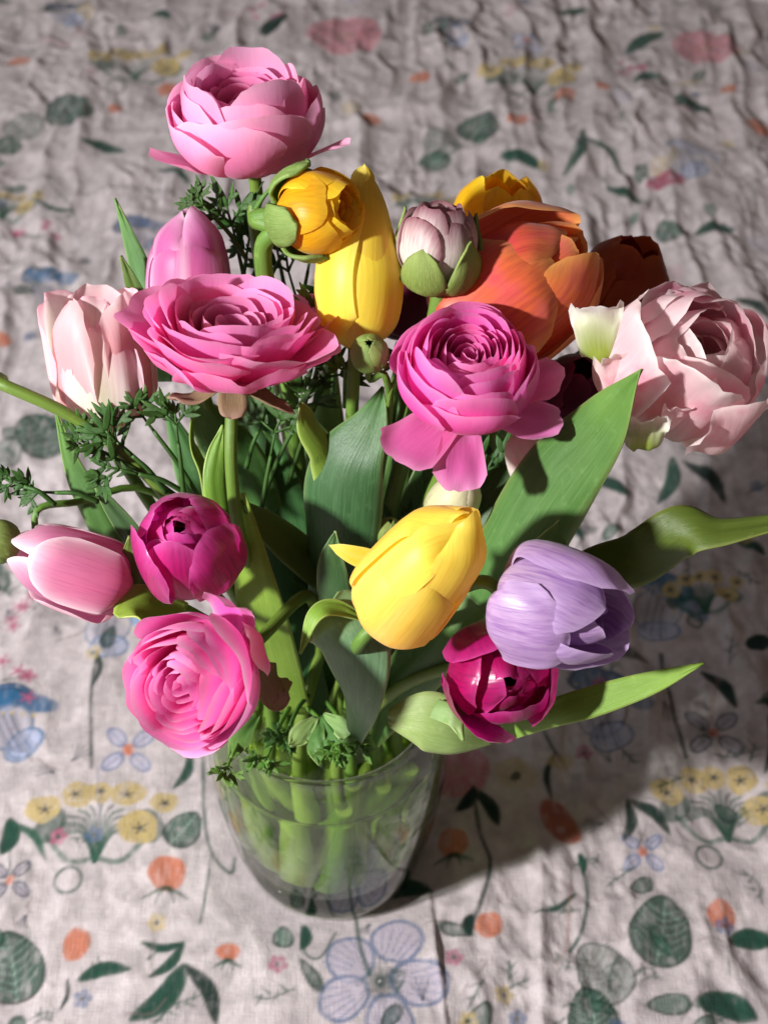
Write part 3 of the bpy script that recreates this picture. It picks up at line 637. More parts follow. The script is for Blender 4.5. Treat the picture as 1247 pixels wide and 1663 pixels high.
a3 = nd(nt, 'ShaderNodeMixShader'); L.new(fr_w, a3.inputs[0]); L.new(a2.outputs[0], a3.inputs[1]); L.new(gs.outputs[0], a3.inputs[2])
out = nd(nt, 'ShaderNodeOutputMaterial'); L.new(a3.outputs[0], out.inputs[0])
mb = MB(); lathe(mb, [(0.02, 2.28), (1.8, 2.33), (3.8, 2.58), (4.66, 3.15), (5.0, 4.5), (5.35, 7.2), (5.5, 9.8), (5.43, 11.0), (5.38, 11.35), (4.6, 11.3), (0.02, 11.3)], smooth_n=50)
wo = mb.build('water', wm)
m_ = MB(); m_.grid(np.stack([(5.37 + .06 * np.cos(b_)) * np.cos(a_), (5.37 + .06 * np.cos(b_)) * np.sin(a_), 11.36 + .05 * np.sin(b_) + 0 * a_], -1), np.zeros((12, 96, 2)), closed=True)
m_.build('water_line', rm_, wo)
wo.location.x = -.45 * CM; vase.location.x = -.45 * CM
wo['label'] = 'cloudy greenish water inside the glass vase'; wo['category'] = 'water'; wo['kind'] = 'thing'

# ------------------------------------------------------------------ flower builders (local axis = +Z, in cm)
class Frame:
    def __init__(s, base, axis, roll=0.0):
        s.o = np.asarray(base, float); s.z = N(axis)
        x = RT - s.z * np.dot(RT, s.z)
        if np.linalg.norm(x) < .15: x = UP - s.z * np.dot(UP, s.z)
        x = N(x); y = np.cross(s.z, x)
        s.x = x * math.cos(roll) + y * math.sin(roll); s.y = np.cross(s.z, s.x)
    def __call__(s, P):
        P = np.asarray(P, float); return s.o + P[..., :1] * s.x + P[..., 1:2] * s.y + P[..., 2:3] * s.z

def petal(parent, fr, mat, az, prof, W, shape=(.5, .5), nv=18, nu=13, cv_scale=1.0, curv=None, seed=0, ruffle=0., wave=0., jag=0., spiral=0., notch=0.,
          name='petal', thick=0, lean=0.0, v0=.04, rf=3.0, rnd=.15, rp=2.2, shift=(0, 0), curl_in=0.0):
    """prof: (r, z) points from base to tip; W half width in cm; shape (a, b) outline exponents; rnd rounds the rim"""
    tt = np.linspace(0, 1, 160); pr = catmull(np.c_[np.asarray(prof, float), np.zeros(len(prof))], tt)
    R_, Z_ = pr[:, 0], pr[:, 1]
    Tq = np.gradient(np.stack([R_, Z_], -1), axis=0); Tq /= np.linalg.norm(Tq, axis=1)[:, None] + 1e-9
    u = np.linspace(-1, 1, nu)[None, :]; t = (1 - (1 - np.linspace(0, 1, nv)) ** 1.35)[:, None]
    vend = 1 - rnd * np.abs(u) ** rp + jag * .35 * wob(u * 3.0, seed + 3, 2.0) - notch * .25 * np.exp(-(u / .22) ** 2)
    v = np.clip(t * np.minimum(vend, 1.0), 0, 1)
    I = lambda A: np.interp(v, tt, A)
    r, z, tr, tz = I(R_), I(Z_), I(Tq[:, 0]), I(Tq[:, 1])
    a, b = shape; q = np.linspace(0, 1, 80)
    pk = ((q + v0) ** a * (1 - q) ** b).max()
    hw = W * (v + v0) ** a * np.clip(1.0 - v, 1e-4, 1) ** b / pk
    k = np.clip(1 / np.maximum(np.abs(r), .4), 0, 2.2) * cv_scale if curv is None else np.full(v.shape, curv)
    k = np.maximum(np.abs(k), 1e-3) * np.sign(k + 1e-9)
    sarc = hw * u; ang = np.clip(sarc * k, -2.8, 2.8)
    x = np.sin(ang) / k; d = (1 - np.cos(ang)) / k
    T2 = t + 0 * u; U2 = u + 0 * t
    edge = U2 ** 2 * .55 + T2 ** 3 * .7
    off = -d + spiral * U2 * hw + curl_in * 0
    if ruffle: off = off + ruffle * edge * wob2(U2 * 2.2 + seed, T2 * 2.0, seed + 5, rf)
    if wave: off = off + wave * wob2(U2 * 1.2, T2 * 1.5 + seed, seed + 9, 2.0)
    rr_ = r + off * tz; zz = z - off * tr
    ca, sa = math.cos(az), math.sin(az)
    x = x + lean * v ** 2
    P = np.stack([rr_ * ca - x * sa + shift[0] * v, rr_ * sa + x * ca + shift[1] * v, zz], -1)
    m = MB(); m.grid(fr(P), np.stack([U2 * .5 + .5, T2], -1))
    return m.build(name, mat, parent, thick=thick)

def stem_path(base, axis, mouth, foot, way=None, k=2.5):
    base = np.asarray(base); P = [base + axis * .3, base - axis * k * .5]
    if way is not None: P += [np.asarray(w) for w in way]
    else:
        M_ = np.array([mouth[0], mouth[1], 17.0]); mid = (base - axis * k * 1.6) * .5 + M_ * .5
        P += [mid]
    P += [np.array([mouth[0], mouth[1], 14.6]), np.array([mouth[0] * 1.12, mouth[1] * 1.12, 9.5]), np.array([(mouth[0] + foot[0]) / 2, (mouth[1] + foot[1]) / 2, 5.4]), np.array([foot[0], foot[1], 3.1])]
    return P
_slots = [(math.cos(a) * r, math.sin(a) * r) for a, r in [(k * 2.399, .8 + 3.2 * math.sqrt(k / 30)) for k in range(30)]]
_si = [0]
def add_stem(parent, base, axis, rad=.26, way=None, mat='stem', k=2.5):
    base = np.asarray(base)
    # choose the free slot of the mouth that lies towards the flower
    d = base[:2]; best = min(range(len(_slots)), key=lambda i: (np.hypot(_slots[i][0] - d[0] * .32, _slots[i][1] - d[1] * .32)))
    mouth = _slots.pop(best); mouth = (mouth[0] - .45, mouth[1])
    foot = (mouth[0] * .72 - .4 + random.uniform(-.5, .5), mouth[1] * .72 + random.uniform(-.5, .5))
    m = MB(); tube(m, stem_path(base, axis, mouth, foot, way, k), [rad * 1.0, rad * .95, rad, rad * 1.1, rad * 1.5, rad * 1.6], seg=12, n=46)
    o = m.build('stem', M[mat], parent)
    P = stem_path(base, axis, mouth, foot, way, k)[-3:]
    P[0] = P[0] + (P[0] - P[1]) * .28; P[0][2] = min(P[0][2], 10.9)
    if P[0][0] ** 2 + P[0][1] ** 2 > 22: P[0][:2] *= .95
    m = MB(); tube(m, P, [rad * 1.5, rad * 2.4, rad * 2.6], seg=12, n=16); m.build('wet_stem_end', M['stem_pale'] if random.random() < .6 else M['leaf_lime'], o)
    return o

def sepals(parent, fr, n, R, H, mat, W, droop=False, seed=0, close=.9):
    for k in range(n):
        az = k * 6.283 / n + .3 + seed
        if droop: prof = [(.15, -.1), (.8, -.42), (1.5, -.72), (2.2 + .5 * math.sin(k * 2.3), -.85 + .4 * math.sin(k * 1.7))]
        else: prof = [(.1, -.12), (R * .75, H * .08), (R * 1.05, H * .35), (R * close, H * .7)]
        petal(parent, fr, M[mat], az, prof, W, (.5, .55), nv=10, nu=7, seed=seed + k * 13, ruffle=.12, name='sepal', thick=.06, curv=None if not droop else .4)

def ranunculus(label, px, py, D, axis, R, H, mat, layers=6, per=5, tight=.22, crater=.75, open_=.25, phi=(150, 100), stem_way=None, seed=0, roll=0.,
               sep=('sepal', False), stem_r=.27, extra=(), ruffle=.10, inner_mat=None, ecc=(0, 0), chaos=1.0, mid_h=1.0, wf=1.68, outer_h=.76, ext_mat=None):
    ax = cv(*axis); base = at(px, py, D) - ax * H * .5
    t = thing('ranunculus', label, 'flower', group='flowers in the bouquet')
    fr = Frame(base, ax, roll); az = seed * .7
    for i in range(layers):
        q = i / (layers - 1)
        Ri = R * (tight + (1 - tight) * q ** .85)
        ph = math.radians(phi[0] + (phi[1] - phi[0]) * q ** 1.3)
        hq = np.interp(q, [0, .25, .5, .68, .84, 1], [crater * .9, crater, .45 + .55 * crater, mid_h, .5 * mid_h + .5 * outer_h, outer_h])
        zr = H * hq
        Hi = zr / (1 - math.cos(ph))
        n = per if q > .35 else 4 if q > .1 else 3
        for k in range(n):
            sd = seed * 1000 + i * 50 + k; rn = np.random.RandomState(sd)
            az_k = az + k * 6.283 / n + rn.uniform(-.2, .2) * chaos
            g_ = 1 + rn.uniform(-.045, .045) * chaos; zj = 1 + rn.uniform(-.08, .07) * chaos * (.4 + q)
            fl = rn.uniform(0, 1.)
            prof = []
            for s_ in np.linspace(0, 1, 8):
                p_ = ph * (.10 + .90 * s_)
                r_ = Ri * g_ * math.sin(p_) + open_ * R * q ** 2.5 * s_ ** 3 * (.4 + .8 * fl)
                prof.append((max(r_, .05), Hi * zj * (1 - math.cos(p_))))
            prof[-1] = (prof[-1][0] + .06 * q * R * fl, prof[-1][1] - .01 * H)
            Wk = (math.pi * Ri / n) * rn.uniform(wf - .12, wf + .12)
            sc_ = 1 - q
            petal(t, fr, (inner_mat or mat) if q < .5 else mat, az_k, prof, Wk, (.5, .0), nv=18, nu=19, cv_scale=1.0 - .06 * q, seed=sd, ruffle=ruffle * (.25 + q), wave=.03 * R * q,
                  jag=.05, spiral=.06, notch=.2 * rn.rand() if rn.rand() < .35 else 0, rf=1.6, rnd=rn.uniform(.28, .46), rp=3.0, shift=(ecc[0] * sc_, ecc[1] * sc_))
        az += 2.4
    m = MB(); lathe(m, [(0.02, H * .32), (R * tight * .7, H * .3), (R * tight * .6, H * .1)], seg=12); m.v = [fr(x) for x in m.v]
    m.build('pistil', M['pistil'], t)
    for (ea, prof, W, sh) in extra:
        petal(t, fr, ext_mat or mat, ea, prof, W, (sh[0], 0.0), nv=18, nu=15, curv=.22, seed=seed * 99 + int(ea * 10), ruffle=.16, jag=.12, wave=.12, rnd=.3, rf=1.8)
    if sep: sepals(t, fr, 5, R * (.42 if sep[1] else .5), H * .6, sep[0], .55, droop=sep[1], seed=seed)
    m = MB(); lathe(m, [(.02, -.25), (.33, -.2), (.4, 0), (.25, .25), (.02, .3)], seg=14, smooth_n=14); m.v = [fr(x) for x in m.v]; m.build('receptacle', M['stem'], t)
    add_stem(t, base, ax, stem_r, stem_way)
    return t, fr

def tulip(label, px, py, D, axis, R, L_, mats, tip=.15, widest=.38, double=0, W=1.0, seed=0, roll=0., stem_way=None, shape=(.5, .35), ruffle=.06, openrim=None, stem_r=.27,
          stamens=False, lens=None, wave=.05, jag=.03, group='flowers in the bouquet', rnd=.25, spread=0.0, inner=(.7, .95), dn=(5, 4, 4), rims=None, iw=1.0, taper=1.0, close=1.0):
    ax = cv(*axis); base = at(px, py, D) - ax * L_ * .5
    t = thing('tulip', label, 'flower', group=group)
    fr = Frame(base, ax, roll)
    orim = R * tip if openrim is None else R * openrim
    def prof(g_, q, inn=1.0, orr=None):
        o = orim if orr is None else orr
        rm = R * g_ * inn
        return [(.22, 0), (rm * .72, L_ * .09 * q), (rm * .97, L_ * widest * .55 * q), (rm * 1.0, L_ * widest * 1.2 * q), (rm * .84 * taper + o * .14, L_ * .76 * q), (o + (rm - o) * .38 * taper, L_ * .92 * q), (o, L_ * q)]
    for ring in range(2):
        for k in range(3):
            sd = seed * 777 + ring * 10 + k; rn = np.random.RandomState(sd); idx = ring * 3 + k
            q = (lens[idx] if lens else 1.0) * rn.uniform(.97, 1.02)
            orr = None if rims is None else R * rims[idx]
            petal(t, fr, mats[ring % len(mats)], k * 2.094 + ring * 1.047 + rn.uniform(-.08, .08), prof(.93 if ring == 0 else 1.03 + spread * rn.rand(), q, orr=orr), R * W * (1.0 if ring == 0 else 1.05), shape,
                  nv=26, nu=19, cv_scale=.97, seed=sd, ruffle=ruffle, wave=wave, jag=jag, spiral=.05, name='petal', rnd=rnd, rp=2.0, v0=.16)
    for d in range(double):                                     # inner rings of a double tulip
        q = 1 - (d + 1) / (double + 1.0)
        n = dn[d]
        for k in range(n):
            sd = seed * 555 + d * 20 + k; rn = np.random.RandomState(sd)
            petal(t, fr, mats[-1], k * 6.283 / n + d + rn.uniform(-.3, .3), prof(.88 * (.35 + .62 * q), rn.uniform(*inner) - .05 * d, orr=R * (.12 + .62 * q) * rn.uniform(.4, 1.25) * close), R * (.5 + .3 * q) * iw, (.5, .08),
                  nv=18, nu=15, cv_scale=rn.uniform(.5, 1.1), seed=sd, ruffle=max(.14, ruffle), wave=max(.1, wave), jag=.12, spiral=rn.uniform(-.15, .15), rnd=.3, rf=2.2)
    if stamens:
        for k in range(6):
            a = k * 1.047; m = MB(); P = [fr(np.array([[math.cos(a) * .25, math.sin(a) * .25, .3]]))[0], fr(np.array([[math.cos(a) * .5, math.sin(a) * .5, L_ * .45]]))[0], fr(np.array([[math.cos(a) * .42, math.sin(a) * .42, L_ * .72]]))[0]]
            tube(m, P, [.06, .06, .1], seg=6, n=8); m.build('stamen', M['stamen'], t)
        m = MB(); tube(m, [fr(np.array([[0, 0, .2]]))[0], fr(np.array([[0, 0, L_ * .5]]))[0]], [.2, .12], seg=8, n=8); m.build('pistil', M['stamen'], t)
    add_stem(t, base, ax, stem_r, stem_way)
    return t, fr

def leaf(parent, pts, hw, mat='leaf', face=(0, 0, 1), curl=.35, seed=0, ruffle=.05, wave=.07, shape=None, twist=None, name='leaf', nu=13, n=34, thick=.07, faces=None):
    """pts: (px, py, D) sight points from base to tip"""
    P = np.array([at(*p) for p in pts]) if len(pts[0]) == 3 else np.array(pts)
    t = np.linspace(0, 1, n); C = catmull(P, t)
    if faces: NR = catmull(np.array([cv(*f) for f in faces]), t); NR /= np.linalg.norm(NR, axis=1)[:, None]
    else: NR = np.repeat(cv(*face)[None], n, 0)
    hwv = np.interp(t, np.linspace(0, 1, len(hw)), hw) if shape is None else hw[0] * shape(t)
    hwv = catmull(np.c_[np.array(hw, float), np.zeros(len(hw)), np.zeros(len(hw))], t)[:, 0] if shape is None else hwv
    hwv = np.maximum(hwv, .015)
    k = np.full(n, curl)
    m = MB(); strip(m, C, NR, hwv, k, nu=nu, seed=seed, ruffle=ruffle, wave=wave)
    return m.build(name, M[mat], parent, thick=thick)

def fern(parent, pts, size=2.2, mat='fern', seed=0, face=(0, 0, 1), rad=.07, depth=2, lobes=3, name='leaf'):
    """a feathery ranunculus leaf: stalk, forks and narrow toothed lobes, one mesh"""
    r = np.random.RandomState(seed); P = [at(*p) for p in pts]
    m = MB(); nrm = cv(*face)
    tube(m, P, [rad * 1.5, rad], seg=6, n=14)
    d0 = N(P[-1] - P[-2])
    def blade(p, d, L_, w, nr):
        side = N(np.cross(d, nr)); bend = r.uniform(-.25, .25)
        Q = np.array([p, p + d * L_ * .5 + side * bend * L_ * .25, p + d * L_ + side * bend * L_ * .6 + nr * r.uniform(-.1, .15) * L_])
        t = np.linspace(0, 1, 8); C = catmull(Q, t); hw = w * np.array([.45, .7, .95, 1, .9, .7, .4, .06])
        strip(m, C, np.repeat(nr[None], 8, 0), hw, np.full(8, .9), nu=5, seed=r.randint(999), ruffle=.03)
    def branch(p, d, L_, lvl, nr):
        q = p + d * L_; tube(m, [p, (p + q) / 2 + nr * .05 * L_, q], [rad * .8, rad * .6], seg=5, n=6)
        side = N(np.cross(d, nr))
        for a in ([-.85, 0, .8] if lobes == 3 else [-1.1, -.45, .1, .6, 1.1]):
            a += r.uniform(-.2, .2); dd = N(d * math.cos(a) + side * math.sin(a) + nr * r.uniform(-.35, .35))
            if lvl > 0: branch(q, dd, L_ * r.uniform(.55, .8), lvl - 1, N(nr + RNG.randn(3) * .25))
            else:
                LL = L_ * r.uniform(1.3, 2.4); blade(q, dd, LL, LL * .085 + .04, nr)
                for sd in (-1, 1):
                    if r.rand() < .55: blade(q + dd * LL * .35, N(dd + N(np.cross(dd, nr)) * sd * .7), LL * .5, LL * .10 + .02, nr)
        for sd in (-1, 1):
            if r.rand() < .5: blade(p + d * L_ * .6, N(d + side * sd), L_ * .6, L_ * .1, nr)
    branch(P[-1], d0, size * .3, depth - 1, nrm)
    return m.build(name, M[mat], parent, thick=.02)

# ================================================================== the bouquet
# --- top pink ranunculus
r1, f1 = ranunculus('large pale pink ranunculus standing highest at the back of the bouquet', 403, 194, 61, (-.05, .78, .62), 3.05, 4.4, M['pink_light'], layers=10, per=5, inner_mat=M['pink_in'], tight=.16, crater=.76, open_=.03, phi=(125, 106), seed=1, ruffle=.14, chaos=1.5, outer_h=.70,
    stem_way=[at(412, 350, 63), at(430, 480, 66), at(480, 800, 70)],
    extra=[(math.radians(205), [(.4, .2), (2.0, .5), (3.1, 1.1), (4.2, 1.9)], 1.0, (.45, .5)), (math.radians(-18), [(.4, .2), (2.0, .6), (3.2, 1.2), (4.3, 1.6)], .6, (.45, .6))])
# --- wide open pink ranunculus in the middle
r2, f2 = ranunculus('wide open rose pink ranunculus with papery brown sepals below the lilac-pink tulip', 378, 548, 58, (.06, .86, .51), 2.9, 3.3, M['pink_mid'], layers=9, per=5, inner_mat=M['pink_in'], tight=.26, crater=.80, open_=.40, phi=(112, 84), seed=2, sep=('sepal_brown', True), ruffle=.2, chaos=1.6, mid_h=1.05, outer_h=.66,
    stem_way=[at(376, 760, 60), at(392, 880, 62), at(440, 1010, 66), at(475, 1120, 71)],
    extra=[(math.radians(190), [(.4, .2), (1.8, .4), (2.9, 1.1), (3.9, 2.0)], 1.9, (.4, .4)), (math.radians(-8), [(.4, .2), (1.9, .4), (3.0, 1.0), (4.1, 1.6)], 1.9, (.4, .45)),
           (math.radians(-100), [(.4, .2), (1.6, .1), (2.6, .6), (3.3, 1.6)], 1.9, (.4, .4)), (math.radians(-52), [(.4, .2), (1.7, .2), (2.8, .8), (3.5, 1.8)], 1.8, (.4, .4)), (math.radians(-140), [(.4, .2), (1.7, .2), (2.8, .8), (3.5, 1.8)], 1.7, (.4, .4))])
# --- hot pink on the right
r3, f3 = ranunculus('hot pink ranunculus with tightly wrapped centre and loose lower petals under the orange tulip', 757, 608, 57, (.02, .60, .80), 2.6, 3.7, M['pink_hot'], layers=11, per=5, inner_mat=M['pink_hot_in'], tight=.13, crater=.86, open_=.0, phi=(132, 110), seed=3, chaos=.9, ecc=(.1, .2), ext_mat=M['pink_mid'], outer_h=.72,
    extra=[(math.radians(228), [(.4, .3), (2.0, .3), (3.2, .3), (3.9, .25)], 1.45, (.35, .32)), (math.radians(266), [(.4, .3), (2.0, .1), (3.1, -.1), (3.7, -.5)], 1.15, (.35, .28)),
           (math.radians(-25), [(.4, .3), (2.0, .4), (3.1, .6), (3.9, .8)], 1.1, (.35, .4)), (math.radians(8), [(.4, .3), (2.0, .6), (3.0, 1.0), (3.8, 1.5)], 1.2, (.35, .4))])
# --- lower left
r4, f4 = ranunculus('bubblegum pink ranunculus facing outwards over the left side of the vase rim', 325, 1098, 56.5, (-.46, -.18, .87), 2.42, 3.9, M['pink_bub'], layers=9, per=5, tight=.14, crater=.86, open_=.08, phi=(130, 100), seed=4, chaos=1.1, ecc=(-.35, -.25), ruffle=.10,
    sep=None, stem_way=[at(430, 1030, 61), at(500, 968, 64), at(520, 1050, 69)],
    extra=[(math.radians(75), [(.4, .2), (1.8, .3), (2.7, .9), (3.1, 1.9)], 1.3, (.4, .4)), (math.radians(30), [(.4, .2), (1.9, .4), (2.5, 1.2), (2.7, 2.2)], 1.3, (.4, .4))])

# --- yellow ranunculus bud with a hooked stem
ax = cv(.82, .12, .45)
ry, fy = ranunculus('half closed golden yellow ranunculus bud with woolly green sepals on a hooked stem', 514, 343, 57.5, (.80, .0, .5), 1.52, 3.1, M['yellow_deep'], layers=4, per=5, tight=.35, crater=.95, open_=0.0, phi=(146, 138), seed=5, sep=None, outer_h=.95,
    stem_way=[at(448, 372, 58.6), at(428, 400, 59.2), at(434, 470, 60.5), at(470, 640, 65)], stem_r=.36, ruffle=.1)
for k, (a, W_) in enumerate(((2.1, .95), (3.6, .85), (-1.35, .95), (.4, .8))):
    petal(ry, fy, M['sepal'], a, [(.1, -.15), (1.3, .10), (1.78, .95), (1.74, 1.8)], W_, (.4, .35), nv=12, nu=9, seed=k + 70, ruffle=.12, name='sepal', thick=.14)
# --- white and purple bud
rw, fw_ = ranunculus('white and purple ranunculus bud clasped by green sepals beside the yellow tulip', 712, 400, 58, (.03, .90, .43), 1.5, 3.3, M['bud_white'], layers=4, per=5, tight=.35, crater=.95, open_=0.0, phi=(146, 132), seed=6, sep=None, outer_h=.95, stem_r=.36, ruffle=.1)
for k, (a, W_, hh) in enumerate(((-2.0, 1.0, .62), (-.75, .95, .7), (.45, .8, .9), (2.6, .8, .95), (1.5, .9, .9))):
    petal(rw, fw_, M['sepal'], a, [(.1, -.15), (1.25, .1), (1.66, 1.0), (1.5, 3.1 * hh)], W_, (.4, .55), nv=12, nu=9, seed=k + 80, ruffle=.1, name='sepal', thick=.1)
# --- small buds
def bud(label, px, py, D, axis, R, mat='sepal', way=None, n=6, L_=None, rad=.15):
    a = cv(*axis); L_ = L_ or R * 1.8; base = at(px, py, D) - a * L_ * .5; t = thing('flower_bud', label, 'flower bud', group='buds in the bouquet'); fr = Frame(base, a)
    for k in range(n):
        petal(t, fr, M[mat], k * 6.283 / n * (2 if n % 2 else 1) + (k % 2) * .2, [(.05, 0), (R * .8, L_ * .08), (R, L_ * .4), (R * .8, L_ * .78), (R * .15, L_ * 1.0)], R * .95, (.4, .5), nv=12, nu=9, seed=k, name='sepal', thick=.05, ruffle=.03)
    add_stem(t, base, a, rad, way); return t, fr
b1, _ = bud('small round green ranunculus bud just below the upright yellow tulip', 600, 572, 57.5, (.0, .45, .88), .72, 'sepal', [at(625, 610, 58.5), at(632, 680, 61), at(610, 850, 66)])
b2, _ = bud('cream coloured bud peeping out under the hot pink ranunculus', 738, 812, 61, (.45, .6, .6), 1.0, 'cream', None, L_=2.5)
b3, _ = bud('small fuzzy green bud at the left edge beside the blush tulip', -4, 878, 60, (-.6, .3, .7), .85, 'sepal', [at(60, 830, 61), at(130, 815, 62), at(250, 800, 64), at(400, 950, 68)])
b4, _ = bud('pale green bud in the shade behind the lower yellow tulip', 632, 862, 62, (.1, .7, .6), .6, 'sepal', None)
b5, _ = bud('long bare thick green flower stem that leaves the picture at the left edge', -75, 585, 60, (-.85, .35, .4), .8, 'sepal', [at(0, 622, 60), at(110, 672, 60.5), at(200, 735, 61.5), at(290, 830, 63), at(400, 1000, 68)], rad=.26)

# --- tulips
t1, _ = tulip('slim mauve pink tulip with pale midrib standing behind the wide open ranunculus', 308, 435, 62.5, (.0, .95, .31), 1.68, 4.6, [M['mauve_pink']], tip=.12, seed=11, roll=-.52, W=1.0, shape=(.5, .40), lens=[1.04, 1, 1.0, .93, .92, .94], rnd=.2)
t2, _ = tulip('ruffled cream and pink parrot tulip at the left edge of the bouquet', 165, 582, 62, (-.10, .93, .36), 1.95, 5.6, [M['salmon_in'], M['cream_pink']], openrim=.75, double=2, iw=1.25, seed=12, roll=-.35, W=1.02, shape=(.5, .12), ruffle=.26, wave=.24, jag=.14, rims=[.7, .8, .5, 1.05, 1.0, .6], lens=[1, 1.02, 1, .93, 1, .80], rnd=.42, inner=(.8, 1.0), close=.7)
t3, _ = tulip('tall upright closed yellow tulip in the middle of the back row', 583, 421, 59, (.05, .975, .22), 1.62, 7.0, [M['yellow']], tip=.0, widest=.40, seed=13, roll=.5, W=1.12, shape=(.45, .62), ruffle=.03, wave=.03, rnd=.08, taper=.82, lens=[1, .97, 1.0, .96, .98, .93])
t4, _ = tulip('golden yellow tulip mostly hidden behind the orange tulip', 808, 368, 66.5, (.1, .80, .58), 2.0, 4.4, [M['yellow_deep']], openrim=.45, seed=14, roll=.2, W=1.1, ruffle=.16, wave=.12)
t5, _ = tulip('big glossy orange tulip leaning right above the hot pink ranunculus', 838, 470, 60.5, (.78, .54, .32), 2.8, 7.0, [M['orange']], widest=.34, seed=15, roll=-.85, W=.98, shape=(.45, .2), ruffle=.10, wave=.12, double=1, lens=[.98, .95, .92, .98, 1.02, .80], spread=.10, inner=(.85, .98), rims=[.3, .35, .3, .4, .35, .6], rnd=.42, close=.6, stem_way=[at(800, 660, 64), at(740, 860, 67)])
t5b, _ = tulip('dark rust red tulip in shade behind the big orange one', 1008, 462, 67, (.30, .75, .55), 1.9, 4.2, [M['rust']], openrim=.45, seed=16, W=1.0, double=1, ruffle=.14)
t6, f6 = tulip('very full pale pink peony tulip with green outer petals at the right edge', 1118, 590, 58.5, (.30, .46, .83), 3.05, 4.9, [M['peony_pink'], M['peony_pink']], openrim=.95, double=3, seed=17, roll=.2, W=.88, shape=(.45, .05), ruffle=.30, wave=.32, jag=.2, rims=[.5, .6, .8, .7, 1.0, .9], lens=[1, .95, 1, .85, 1, .9], inner=(.8, 1.1), dn=(6, 5, 4), iw=1.2, spread=.15, rnd=.4, close=.8)
t6d, _ = tulip('dark plum tulip almost hidden between the upright yellow tulip and the white bud', 652, 490, 65, (.0, .8, .6), 1.3, 3.4, [M['plum']], tip=.3, seed=28, W=1.0)
t6b, _ = tulip('dark plum tulip in deep shade between hot pink ranunculus and peony tulip', 930, 640, 63.5, (.2, .55, .8), 1.6, 3.6, [M['plum']], tip=.3, seed=18, W=1.0)
t6c, _ = tulip('small pink and green tulip bud behind the broad right leaf', 862, 742, 61, (-.3, .7, .6), 1.0, 2.8, [M['cream_pink']], tip=.2, seed=19)
t7, _ = tulip('double magenta tulip with crinkled inner petals left of the middle', 303, 885, 58, (-.08, .46, .88), 2.0, 4.0, [M['magenta']], openrim=.72, double=3, seed=20, roll=.5, W=.85, shape=(.5, .12), ruffle=.12, wave=.09, jag=.08, rnd=.4, close=.45, rims=[.4, .5, .45, .6, .7, .55], lens=[1, .95, 1, .9, 1, .93], inner=(.8, 1.0), dn=(6, 6, 5))
t8, _ = tulip('blush pink tulip with white petal edges pointing left', 122, 925, 60, (-.90, .32, .28), 1.62, 4.8, [M['blush']], tip=.42, seed=21, roll=.2, W=.92, shape=(.5, .18), ruffle=.08, lens=[1.06, 1.1, 1.04, .90, .80, .92], rnd=.4, rims=[.2, .45, .3, .75, .85, .7], spread=.12)
t9, _ = tulip('plump pale yellow tulip hanging in front with one loose petal', 676, 938, 55.5, (.54, .66, .50), 1.88, 5.3, [M['yellow_blush']], tip=.05, widest=.33, seed=22, roll=-.75, W=.98, shape=(.45, .34), ruffle=.05, rims=[.0, .0, .0, .12, .05, .2], lens=[1.18, 1.22, 1.12, .98, 1.16, .84], stem_way=[at(585, 1070, 62), at(570, 1130, 67)])
t10, _ = tulip('silky lilac tulip opening towards the lower right', 908, 990, 55, (.82, -.22, .52), 2.1, 4.9, [M['lilac']], tip=.45, widest=.40, seed=23, roll=.12, W=.92, shape=(.48, .16), ruffle=.10, wave=.12, double=1, rims=[.35, .45, .5, .6, .72, .72], lens=[1, .92, 1, 1.04, .78, 1.0], spread=.06, rnd=.4, close=.6)
t11, _ = tulip('dark crimson magenta tulip facing the viewer under the lilac one', 812, 1097, 58, (.16, -.08, .98), 2.0, 3.7, [M['magenta_deep']], openrim=.8, double=2, seed=24, roll=.9, dn=(6, 5, 4), W=1.02, shape=(.45, .1), ruffle=.14, wave=.12, rnd=.4, close=.4, rims=[.4, .6, .5, .7, 1.1, .75], lens=[1, .9, 1, .95, .9, 1], inner=(.8, 1.0), spread=.1)
# loose petals that belong to particular flowers
fr9 = Frame(at(622, 915, 56), cv(-.93, .30, .15)); petal(t9, fr9, M['yellow'], -1.4, [(0, 0), (.15, .6), (.12, 1.3), (-.15, 2.1)], .42, (.4, .7), nv=14, nu=7, seed=5, curv=.5)
for (px_, py_, D_, a, L_, W_, s_, az_, cvv) in ((972, 535, 57.5, (-.15, .9, .4), 2.4, 1.25, 1, -1.9, .55), (1042, 698, 57, (.0, .85, .5), 1.6, 1.15, 2, -1.5, .75), (1085, 660, 57.3, (.3, .6, .7), 1.8, 1.0, 3, -1.2, .5), (1010, 600, 57.6, (-.2, .8, .6), 2.4, 1.2, 4, -1.7, .4)):
    fr_ = Frame(at(px_, py_, D_) - cv(*a) * L_ * .5, cv(*a), .0)
    petal(t6, fr_, M['green_white'] if s_ < 3 else M['peony_pink'], az_, [(.0, 0), (.45, .10 * L_), (.7, .55 * L_), (.55, .8 * L_), (.75, L_)], W_, (.45, .0), nv=18, nu=17, seed=s_ + 60, curv=cvv, ruffle=.22, wave=.16, jag=.35, rnd=.2)

